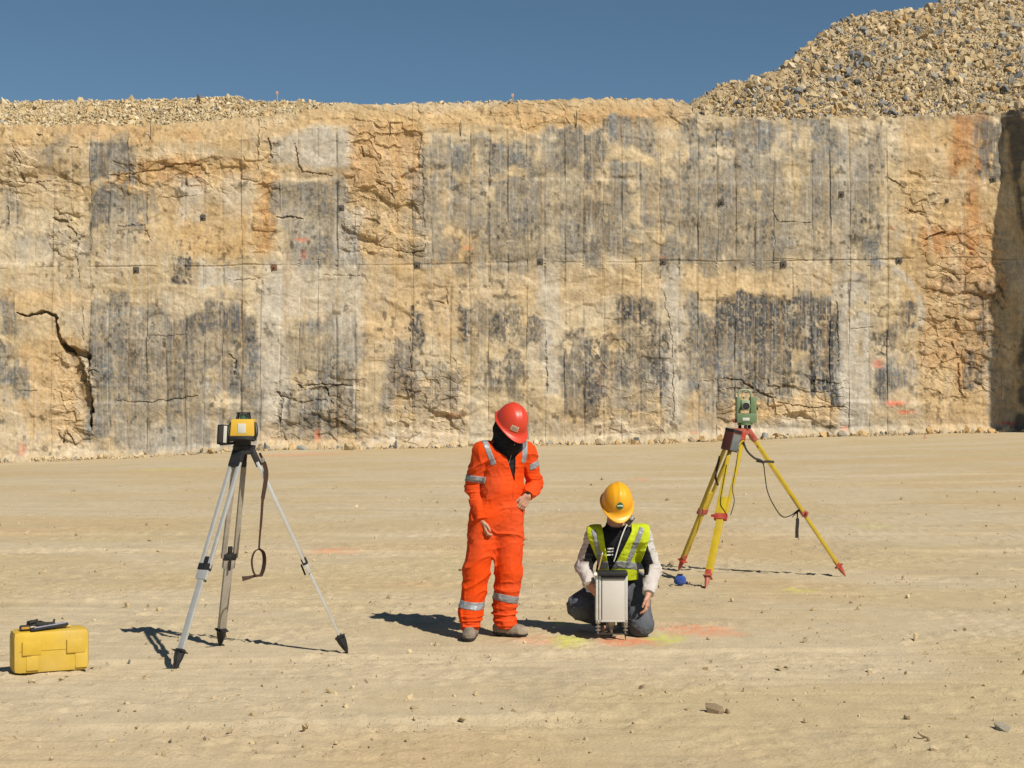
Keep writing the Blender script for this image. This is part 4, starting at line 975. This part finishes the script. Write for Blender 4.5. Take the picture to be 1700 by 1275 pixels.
# radio microphone, cable, pencil
q = A2(.085, -.165, .862)
rm = empty('radio_microphone', q, 'black radio microphone clipped to the shoulder of the kneeling worker', 'radio microphone')
rt = Matrix.Rotation(R(38), 3, 'Y')
MB().box(q, (.042, .035, .075), rt, .010).build('housing', M_rod, rm); MB().lathe(Vector(q)+Vector((.012, -.018, .016)), [(.015, 0), (.015, .004), (.012, .006)], (0, -1, .2), 14).build('grille', M_ref, rm)
MB().tube(curve([q+V3(-.022, -.02, -.028), A2(.045, -.185, .80), A2(.020, -.195, .74), A2(-.005, -.190, .66), A2(-.022, -.185, .60), A2(-.035, -.175, .56)]), .0042, 6).build('cable', M_wht, rm)
pc = empty('pencil', A2(-.135, -.19, .52), 'tan pencil stuck in the left vest pocket of the kneeling worker', 'pencil')
M_pen = mat('tan_pencil', (.62, .36, .12), rough=.6)
MB().tube([A2(-.155, -.175, .475), A2(-.122, -.195, .615)], .0055, 6).build('shaft', M_pen, pc); MB().lathe(A2(-.122, -.195, .615), [(.0055, 0), (.001, .018)], (.22, -.1, 1), 6).build('tip', M_wht, pc)
# ============================================================ white measuring device
D0 = Vector((.727, 11.47, 0))
M_alu = mat('brushed_aluminium', (.58, .57, .53), rough=.42, metal=.35, var=.10, vs=30, dust=.15); M_panel = mat('satin_panel', (.55, .52, .47), rough=.5, metal=.1, var=.05, vs=6, dust=.2)
M_bp = mat('black_plastic', (.014, .014, .016), rough=.55, var=.3, vs=30, dust=.03, spec=.35)
dv = empty('measuring_device', D0, 'white box-shaped measuring device with black lid on short legs before the kneeling worker', 'measuring device')
def D(x, y, z): return D0+Vector((x, y, z))
MB().box(D(.012, 0, .315), (.165, .13, .335), None, .004).build('panel_box', M_panel, dv)
mb = MB()
for x in (-.108, -.085, .105): mb.box(D(x, -.055, .310), (.016 if x != .105 else .022, .020, .345), None, .003)
for x in (-.108, .105): mb.box(D(x, .06, .310), (.016, .02, .345), None, .003)
mb.box(D(-.097, 0, .310), (.012, .10, .33), None, .002); mb.box(D(0, -.05, .142), (.232, .03, .014), None, .002); mb.box(D(0, .06, .142), (.232, .02, .014), None, .002)
mb.build('frame', M_alu, dv)
MB().box(D(.008, -.005, .487), (.215, .17, .030), None, .010).box(D(.012, -.005, .463), (.180, .150, .022), None, .006).build('lid', M_bp, dv)
MB().lathe(D(-.118, -.06, .482), [(.014, 0), (.014, .012), (.010, .016)], (-.2, -.9, .2), 12).build('knob', M_wht, dv)
for x, y in ((-.100, -.05), (.100, -.05), (.0, .06)):
    lg = MB().tube([D(x, y, .145), D(x, y, .045)], .0065, 8).build('leg', M_steel, dv)
    for z_ in (.122, .095, .070): MB().lathe(D(x, y, z_), [(.017, 0), (.019, .003), (.019, .009), (.013, .012)], (0, 0, 1), 8).build('nut', M_steel, lg)
    MB().lathe(D(x, y, 0), [(.002, 0), (.005, .03), (.012, .045)], (0, 0, 1), 8).build('spike', M_rod, lg)
MB().box(D(0, -.05, .047), (.235, .022, .010), None, .002).box(D(-.05, .005, .047), (.022, .11, .010), Matrix.Rotation(R(-40), 3, 'Z'), .002).box(D(.05, .005, .047), (.022, .11, .010), Matrix.Rotation(R(40), 3, 'Z'), .002).build('base_bar', M_rod, dv)
MB().lathe(D(0, 0, .138), [(.03, 0), (.028, -.03), (.018, -.045), (.014, -.075), (.006, -.09)], (0, 0, 1), 16).build('sensor', M_steel, dv)
MB().box(D(.07, .03, .115), (.05, .05, .05), None, .008).build('motor', M_bp, dv)
MB().box(D(-.06, .03, .118), (.05, .05, .04), None, .008).build('motor', M_bp, dv)
# ============================================================ aluminium tripod with the laser level
T0 = Vector((-1.84, 10.76, 0)); HT = 1.440
M_al2 = mat('tripod_aluminium', (.62, .61, .57), rough=.35, metal=.55, var=.08, vs=25, dust=.2)
M_shaded = mat('shaded_dusty_aluminium', (.34, .31, .26), rough=.55, metal=.3, var=.2, vs=20, dust=.3)  # middle leg's shade put into a darker base colour, dust on top
tp = empty('tripod', T0, 'silver aluminium tripod with black fittings carrying the yellow laser level', 'tripod')
def L3(a, b, t): return a+(b-a)*t
MB().lathe(T0+Vector((0, 0, HT-.035)), [(.055, -.03), (.075, -.02), (.078, .03), (.070, .035)], (0, 0, 1), 20).build('head', M_bp, tp)
feet = [G(290, 1112), G(365, 1073), G(577, 1084)]
clamps = [.545, .535, .545]
for i, ft in enumerate(feet):
    dr = Vector((ft.x-T0.x, ft.y-T0.y, 0)).normalized(); sd = Vector((-dr.y, dr.x, 0))
    t0 = T0+dr*.065+Vector((0, 0, HT-.06)); cl = L3(t0, ft, clamps[i]); ax = (ft-t0).normalized(); outn = ax.cross(sd).normalized()
    lg = bpy.data.objects.new('leg', None); COL.objects.link(lg)
    # leg as one mesh part: two rods above, one flat bar below
    bpy.data.objects.remove(lg)
    mb = MB()
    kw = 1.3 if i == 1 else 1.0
    for s in (-1, 1): mb.bar(t0+sd*s*.034+ax*.06, cl+sd*s*.034*kw, .027*kw, .024, sd, .006)
    mb.bar(cl-ax*.02, ft-ax*.12, .046*kw, .020*kw, sd, .004)
    mb.bar(cl-ax*.0, cl+ax*.075, .086, .030, sd, .003)
    leg = mb.build('leg', M_shaded if i == 1 else M_al2, tp)
    if i == 1: leg['label'] = 'dusty leg toned darker for shade'
    MB().bar(t0-ax*.03, t0+ax*.095, .092, .040, sd, .008).build('hinge', M_bp, leg)
    MB().bar(cl-ax*.035, cl+ax*.012, .094, .036, sd, .005).bar(cl-ax*.085, cl-ax*.035, .030, .022, sd, .004).bar(cl-outn*.03+sd*.005, cl-outn*.035+ax*.08+sd*.005, .016, .012, sd, .003).build('clamp', M_bp, leg)
    mb = MB(); a = ft-ax*.14
    mb.bar(a, a+ax*.03, .062, .036, sd, .004)
    # pointed shoe with a step plate
    zz_ = [(0.0, .036), (.05, .031), (.10, .018), (.135, .003)]
    mb.lathe(a+ax*.01, [(r, h) for h, r in zz_], ax, 8)
    mb.bar(a+ax*.012, a+ax*.020, .080, .072, sd, .002)
    mb.bar(a+ax*.02+outn*.0, ft-ax*.02, .058, .008, outn if i != 2 else sd, .002)
    mb.build('foot', M_bp, leg)
# strap hanging from the right leg
dr = Vector((feet[2].x-T0.x, feet[2].y-T0.y, 0)).normalized(); t0 = T0+dr*.065+Vector((0, 0, HT-.06)); ax = (feet[2]-t0).normalized()
M_strap = mat('brown_webbing', (.045, .020, .011), rough=.85, var=.3, vs=60)
st = empty('carrying_strap', W(431, 752, 10.70), 'dark brown carrying strap hanging in a loop from the silver tripod', 'strap')
d_ = 10.72
MB().ribbon(curve([W(431, 752, d_), W(438, 768, d_), W(442, 785, d_), W(440, 805, d_), W(436, 830, d_), W(434, 860, d_), W(431, 895, d_), W(430, 911, d_)]), [.018]*8+[.030]*24+[.020]*12+[.016]*13, [Vector((1, -.5+i*.045, 0)) for i in range(57)], .004).build('webbing', M_strap, st)
MB().ribbon(curve([W(430, 911, d_), W(422, 917, d_-.01), W(418, 932, d_-.02), W(421, 950, d_-.02), W(427, 957, d_-.01)]), .022, Vector((.35, 1, 0)), .004).ribbon(curve([W(430, 911, d_), W(437, 917, d_+.01), W(439, 930, d_+.02), W(437, 945, d_+.02), W(433, 956, d_)]), .034, Vector((.8, -.6, 0)), .004).ribbon([W(435, 955, d_), W(424, 956, d_-.01), W(413, 959, d_-.03), W(402, 961, d_-.05)], [.018, .016, .024, .034], Vector((.2, .3, 1)), .004).build('loop', M_strap, st)
MB().box(W(436, 764, d_), (.026, .012, .03), Matrix.Rotation(R(25), 3, 'Y'), .003).build('buckle', M_steel, st)
# laser level
M_yel = mat('yellow_casing', (.62, .38, .035), rough=.5, var=.08, vs=12, dust=.15); M_glass = mat('dark_green_glass', (.03, .09, .06), rough=.1, spec=.8); M_lt = mat('pale_panel', (.55, .54, .48), rough=.5)
LZ = HT+.0; L0 = W(402, 733, 10.72); L0.z = HT-.002
ll = empty('laser_level', L0, 'yellow and black rotating laser level on top of the silver tripod', 'laser level')
def Lp(x, y, z): return L0+Vector((x, y, z))
MB().lathe(Lp(0, 0, 0), [(.052, 0), (.060, .006), (.060, .03)], (0, 0, 1), 20).box(Lp(.012, 0, .050), (.155, .15, .040), None, .012).build('base', M_bp, ll)
bm_ = MB(); bm_.box(Lp(.012, 0, .122), (.170, .150, .118), None, .012, taper=.90)
bm_.build('casing', M_yel, ll)
mb = MB()
for s in (-1, 1): mb.tube(curve([Lp(.012+s*.078, -.055, .045), Lp(.012+s*.094, -.06, .08), Lp(.012+s*.090, -.045, .125), Lp(.012+s*.078, -.03, .155)]), .013, 8)
mb.tube(curve([Lp(-.068, -.06, .040), Lp(-.03, -.088, .048), Lp(.012, -.092, .052), Lp(.054, -.088, .048), Lp(.092, -.06, .040)]), .014, 8); mb.build('bumper', M_bp, ll)
MB().box(Lp(.010, -.0725, .118), (.056, .006, .066), None, .003).build('keypad', M_lt, ll)
MB().lathe(Lp(.010, 0, .178), [(.028, 0), (.028, .036), (.02, .038)], (0, 0, 1), 16).build('rotor', M_glass, ll)
mb = MB()
for s in (-1, 1):
    for t in (-1, 1): mb.bar(Lp(.010+s*.044, t*.036, .176), Lp(.010+s*.034, t*.03, .220), .010, .010, (1, 0, 0), .002)
mb.box(Lp(.010, 0, .223), (.088, .080, .010), None, .005); mb.build('cage', M_bp, ll)
bx_ = MB().box(Lp(-.122, -.02, .075), (.075, .10, .135), Matrix.Rotation(R(3), 3, 'Y'), .008).build('side_unit', M_bp, ll)
MB().box(Lp(-.103, -.074, .078), (.022, .004, .115), Matrix.Rotation(R(3), 3, 'Y'), .001).build('light_panel', M_lt, bx_)
MB().box(Lp(-.133, -.074, .078), (.030, .004, .112), Matrix.Rotation(R(3), 3, 'Y'), .001).build('frame', M_rod, bx_)
MB().bar(Lp(-.15, -.02, .008), Lp(-.02, -.0, .020), .05, .018, (0, 1, 0), .004).build('bracket', M_bp, ll)
# ============================================================ yellow tripod with the total station
H0 = Vector((2.30, 15.70, 0)); HH = 1.475
M_ty = mat('yellow_lacquered_wood', (.46, .325, .012), rough=.45, var=.14, vs=14, dust=.12, bump=.0008, bs=90); M_red = mat('red_fitting', (.36, .034, .015), rough=.55, var=.15, vs=20, dust=.35)
t2 = empty('tripod', H0, 'yellow wooden tripod with red fittings carrying the green instrument', 'tripod')
hp = MB().lathe(H0+Vector((0, 0, HH)), [(.095, -.05), (.11, -.04), (.11, -.008), (.095, 0)], (0, 0, 1), 6).build('head', M_red, t2)
ft2 = [G(1126, 948), G(1171, 977), G(1404, 957)]
for i, ft in enumerate(ft2):
    dr = Vector((ft.x-H0.x, ft.y-H0.y, 0)).normalized(); sd = Vector((-dr.y, dr.x, 0))
    t0 = H0+dr*.085+Vector((0, 0, HH-.03)); ax = (ft-t0).normalized(); outn = ax.cross(sd).normalized(); cl = L3(t0, ft, [.56, .555, .56][i])
    mb = MB()
    for s in (-1, 1): mb.bar(t0+sd*s*.058+ax*.03, cl+sd*s*.046, .032, .030, sd, .004)
    mb.bar(cl-ax*.22, ft-ax*.16, .068, .032, sd, .004); mb.bar(t0+ax*.16-sd*.05, t0+ax*.16+sd*.05, .02, .02, ax, .003)
    leg = mb.build('leg', M_ty, t2)
    MB().bar(t0-ax*.04, t0+ax*.10, .150, .045, sd, .010).build('hinge', M_red, leg)
    MB().bar(cl-ax*.03, cl+ax*.035, .125, .048, sd, .006).tube([cl+outn*.02-sd*.09, cl+outn*.02-sd*.05], .014, 8).build('clamp', M_red, leg)
    mb = MB(); a = ft-ax*.20; mb.bar(a, a+ax*.09, .060, .040, sd, .005); mb.bar(a+ax*.07, a+ax*.08, .075, .085, sd, .002); mb.lathe(a+ax*.09, [(.026, 0), (.020, .05), (.004, .11)], ax, 10)
    foot = mb.build('foot', M_red, leg)
# total station
M_gr = mat('green_grey_casing', (.120, .185, .085), rough=.5, var=.10, vs=18, dust=.12); M_grl = mat('pale_green_casing', (.26, .31, .19), rough=.5, var=.1, vs=18)
S0 = H0+Vector((.035, 0, HH))
ts = empty('total_station', S0, 'green total station with round black lens on the yellow tripod', 'total station')
def Sp(x, y, z): return S0+Vector((x, y, z))
MB().lathe(Sp(0, 0, 0), [(.060, 0), (.075, .004), (.075, .012), (.06, .014)], (0, 0, 1), 3).lathe(Sp(0, 0, .045), [(.06, 0), (.078, .004), (.078, .018), (.06, .022)], (0, 0, 1), 24).build('tribrach', M_gr, ts)
for k in range(3):
    a = k*2.094+.5; MB().lathe(Sp(.055*math.cos(a), .055*math.sin(a), .012), [(.016, 0), (.017, .01), (.017, .026), (.012, .034)], (0, 0, 1), 12).build('levelling_screw', M_bp, ts)
mb = MB(); mb.box(Sp(.010, 0, .115), (.200, .14, .095), None, .010)
for s, wd in ((-1, .040), (1, .062)): mb.box(Sp(.010+s*(.100-wd/2), 0, .240), (wd, .115, .175), None, .012)
mb.build('housing', M_gr, ts)
tl = MB().box(Sp(-.002, 0, .245), (.088, .13, .105), None, .014).lathe(Sp(-.002, -.06, .235), [(.042, 0), (.042, .035), (.036, .04), (.032, .03)], (0, -1, 0), 24).build('telescope', M_grl, ts)
MB().lathe(Sp(-.002, -.086, .235), [(.036, 0), (.036, .006), (.030, .0142)], (0, -1, 0), 24).build('lens', M_bp, tl)
MB().box(Sp(-.002, 0, .320), (.03, .10, .02), None, .005).build('sight', M_grl, tl)
mb = MB(); mb.tube(curve([Sp(-.062, 0, .32), Sp(-.060, 0, .375), Sp(-.04, 0, .395), Sp(.03, 0, .395), Sp(.055, 0, .375), Sp(.066, 0, .32)]), .011, 8); mb.build('handle', M_grl, ts)
MB().lathe(Sp(.108, 0, .215), [(.017, 0), (.019, .012), (.014, .026)], (1, -.2, 0), 12).build('knob', M_bp, ts)
MB().lathe(Sp(-.088, -.02, .088), [(.016, 0), (.019, .02), (.015, .034)], (-1, -.3, 0), 12).build('knob', M_red, ts)
MB().box(Sp(.0, -.0725, .105), (.070, .006, .030), None, .002).build('display', M_lt, ts)
# battery box on the tripod
B0 = W(1214, 732, 15.52)
bb = empty('battery_box', B0, 'grey and dark red battery box hanging on the left of the yellow tripod head', 'battery box')
M_dred = mat('dark_red_side', (.10, .022, .014), rough=.6, var=.2, vs=20); M_bgrey = mat('blue_grey_cover', (.115, .135, .140), rough=.55, var=.12, vs=20, dust=.15)
rt = Matrix.Rotation(R(14), 3, 'Y') @ Matrix.Rotation(R(38), 3, 'Z')
MB().box(B0, (.12, .12, .20), rt, .006).build('case', M_dred, bb)
MB().box(B0+rt @ Vector((0, -.062, -.008)), (.108, .010, .165), rt, .003).build('cover', M_bgrey, bb); MB().box(B0+rt @ Vector((0, 0, .104)), (.124, .124, .03), rt, .005).build('lid', M_bp, bb)
# cables and straps on the yellow tripod
d_ = 15.50
cb = empty('cable', W(1234, 733, d_), 'thin black cable drooping between the yellow tripod legs', 'cable')
MB().tube(curve([W(1234, 733, d_), W(1240, 748, d_), W(1252, 760, d_), W(1266, 767, d_), W(1270, 790, d_), W(1274, 815, d_), W(1284, 838, d_+.05), W(1298, 857, d_+.1), W(1312, 856, d_+.2), W(1326, 846, d_+.3)]), [.011]*26+[.006]*47, 6).build('cord', M_rod, cb)
ca = empty('cable', W(1215, 750, 15.2), 'thin dark cord running down the front yellow tripod leg', 'cable')
MB().tube(curve([W(1226, 745, 15.3), W(1221, 780, 15.15), W(1216, 810, 15.05), W(1219, 832, 15.0), W(1213, 855, 14.98)]), .0045, 5).build('cord', M_rod, ca)
sb = empty('strap', W(1270, 767, d_), 'short black strap wrapped round the upper right leg of the yellow tripod', 'strap')
MB().ribbon([W(1256, 765, d_-.05), W(1266, 767, d_-.08), W(1275, 766, d_-.05), W(1284, 767, d_)], .024, (0, 0, 1), .02).build('webbing', M_rod, sb)
sc_ = empty('strap', W(1325, 848, 15.75), 'black strap dangling from the red clamp of the right yellow leg', 'strap')
MB().ribbon(curve([W(1328, 846, 15.72), W(1324, 850, 15.70), W(1324, 866, 15.70), W(1323, 880, 15.70), W(1323, 893, 15.70)]), [.014]*14+[.034]*19, (1, -.2, 0), .005).ribbon([W(1327, 847, 15.72), W(1320, 853, 15.7), W(1315, 859, 15.7)], [.02, .014, .006], (1, 0, .4), .005).build('webbing', M_rod, sc_)
se = empty('strap', W(1190, 790, 15.9), 'dark strap hanging along the back left yellow leg', 'strap')
MB().ribbon(curve([W(1195, 757, 15.8), W(1190, 778, 15.8), W(1188, 792, 15.8), W(1192, 806, 15.82)]), .022, (1, 0, .3), .005).build('webbing', M_rod, se)
# blue pouch
pp = G(1129, 973); M_blue = mat('blue_cloth', (.022, .065, .30), rough=.75, var=.25, vs=20, bump=.003, bs=40, dust=.08)
bl_ = empty('pouch', pp, 'small blue cloth pouch lying beside the left foot of the yellow tripod', 'pouch')
bm = bmesh.new(); bmesh.ops.create_icosphere(bm, subdivisions=1, radius=1.0)
for v_ in bm.verts:
    q_ = v_.co; k_ = 1+.12*math.sin(q_.x*5+q_.z*3)
    v_.co = Vector((q_.x*.070*k_, q_.y*.055*k_, q_.z*.062*k_+.058))+pp
bmesh.ops.bevel(bm, geom=list(bm.edges), offset=.006, segments=2, affect='EDGES')
me = bpy.data.meshes.new('sack'); bm.to_mesh(me); bm.free(); sk = link('sack', me, M_blue, bl_, smooth=False)
MB().tube([pp+Vector((.025*math.cos(k*.7854), .02*math.sin(k*.7854)-.01, .112)) for k in range(8)], .005, 6, closed=True).tube(curve([pp+Vector((-.02, -.02, .112)), pp+Vector((-.05, -.05, .09)), pp+Vector((-.06, -.055, .05))]), .003, 5).build('drawstring', M_rod, bl_)
# ============================================================ yellow case
ca_, cb_ = G(22, 1122), G(149, 1113)
ux = (cb_-ca_); cw = ux.length; ux.normalize(); uy = Vector((-ux.y, ux.x, 0)); rc = Matrix((ux, uy, Vector((0, 0, 1)))).transposed()
C0 = (ca_+cb_)/2+uy*.10; C0.z = 0
M_case = mat('yellow_plastic_case', (.52, .340, .025), rough=.6, var=.14, vs=7, dust=.30); M_cdk = mat('case_groove', (.30, .17, .010), rough=.7)
cs = empty('equipment_case', C0, 'yellow plastic equipment case standing on the ground at far left', 'case')
def Cp(x, y, z): return C0+ux*x+uy*y+Vector((0, 0, z))
tilt = rc
bs2 = MB().box(Cp(0, 0, .1385), (cw, .20, .272), tilt, .040); bs2.build('shell', M_case, cs)
for x in (-.125, .150):
    lt = MB().box(Cp(x, -.101, .165), (.115, .007, .085), tilt, .003).build('latch', M_case, cs); MB().box(Cp(x-.0575, -.1035, .165), (.004, .010, .086), tilt).box(Cp(x-.03, -.1055, .123), (.055, .006, .004), tilt).build('latch_edge', M_cdk, lt)
    MB().box(Cp(x+(.0 if x > 0 else -.03)+.035, -.100, .072), (.075, .008, .095), tilt, .004).build('rib', M_case, cs)
MB().box(Cp(0, -.0995, .148), (cw*.84, .004, .003), tilt).build('seam', M_cdk, cs)
MB().tube(curve([Cp(.02, -.02, .272), Cp(.03, -.03, .285), Cp(.08, -.03, .287), Cp(.12, -.03, .285), Cp(.13, -.02, .272)]), .008, 8).build('handle', M_case, cs)
zt = .277
rmt = empty('remote_control', Cp(.03, -.02, zt), 'long flat black remote with a pale top lying on the yellow case', 'remote control')
rr2 = tilt @ Matrix.Rotation(R(-6), 3, 'Y') @ Matrix.Rotation(R(6), 3, 'Z')
MB().box(Cp(-.012, -.055, zt+.014), (.240, .055, .018), rr2, .005).build('body', M_bp, rmt); M_vio = mat('pale_violet_face', (.30, .30, .36), rough=.35)
MB().box(Cp(-.006, -.056, zt+.025), (.205, .040, .005), rr2, .002).build('faceplate', M_vio, rmt)
mb = MB()
for k in range(5): mb.lathe(Cp(-.08+.03*k, -.056, zt+.028), [(.006, 0), (.005, .003)], (0, 0, 1), 8)
mb.build('buttons', M_bp, rmt)
tp_ = empty('tape_measure', Cp(-.165, -.05, zt), 'small black and gold round tape measure at the left end of the yellow case', 'tape measure'); M_gold = mat('gold_metal', (.60, .33, .07), rough=.35, metal=.6)
MB().box(Cp(-.160, -.055, zt+.016), (.066, .045, .034), tilt, .012).build('body', M_rod, tp_); MB().box(Cp(-.160, -.079, zt+.017), (.050, .006, .015), tilt, .003).build('band', M_gold, tp_)
cc_ = empty('coiled_cable', Cp(-.09, -.01, zt), 'tangled black cable and clamp heaped on the yellow case', 'cable')
rg = random.Random(5); pts = []
for k in range(26):
    a = k*1.15; pts.append(Cp(-.085+.045*math.cos(a)+rg.uniform(-.012, .012), -.005+.03*math.sin(a), zt+.008+.030*abs(math.sin(a*.63))+rg.uniform(0, .012)))
MB().tube(curve(pts, 5), .0055, 6).build('cord', M_bp, cc_)
MB().bar(Cp(-.09, -.04, zt+.036), Cp(.03, -.035, zt+.032), .020, .020, (0, 0, 1), .004).bar(Cp(.02, -.035, zt+.030), Cp(.026, -.035, zt+.060), .012, .012, (1, 0, 0), .002).bar(Cp(-.13, -.03, zt+.045), Cp(-.075, -.03, zt+.058), .018, .014, (0, 0, 1), .003).build('clamp', M_rod, cc_)
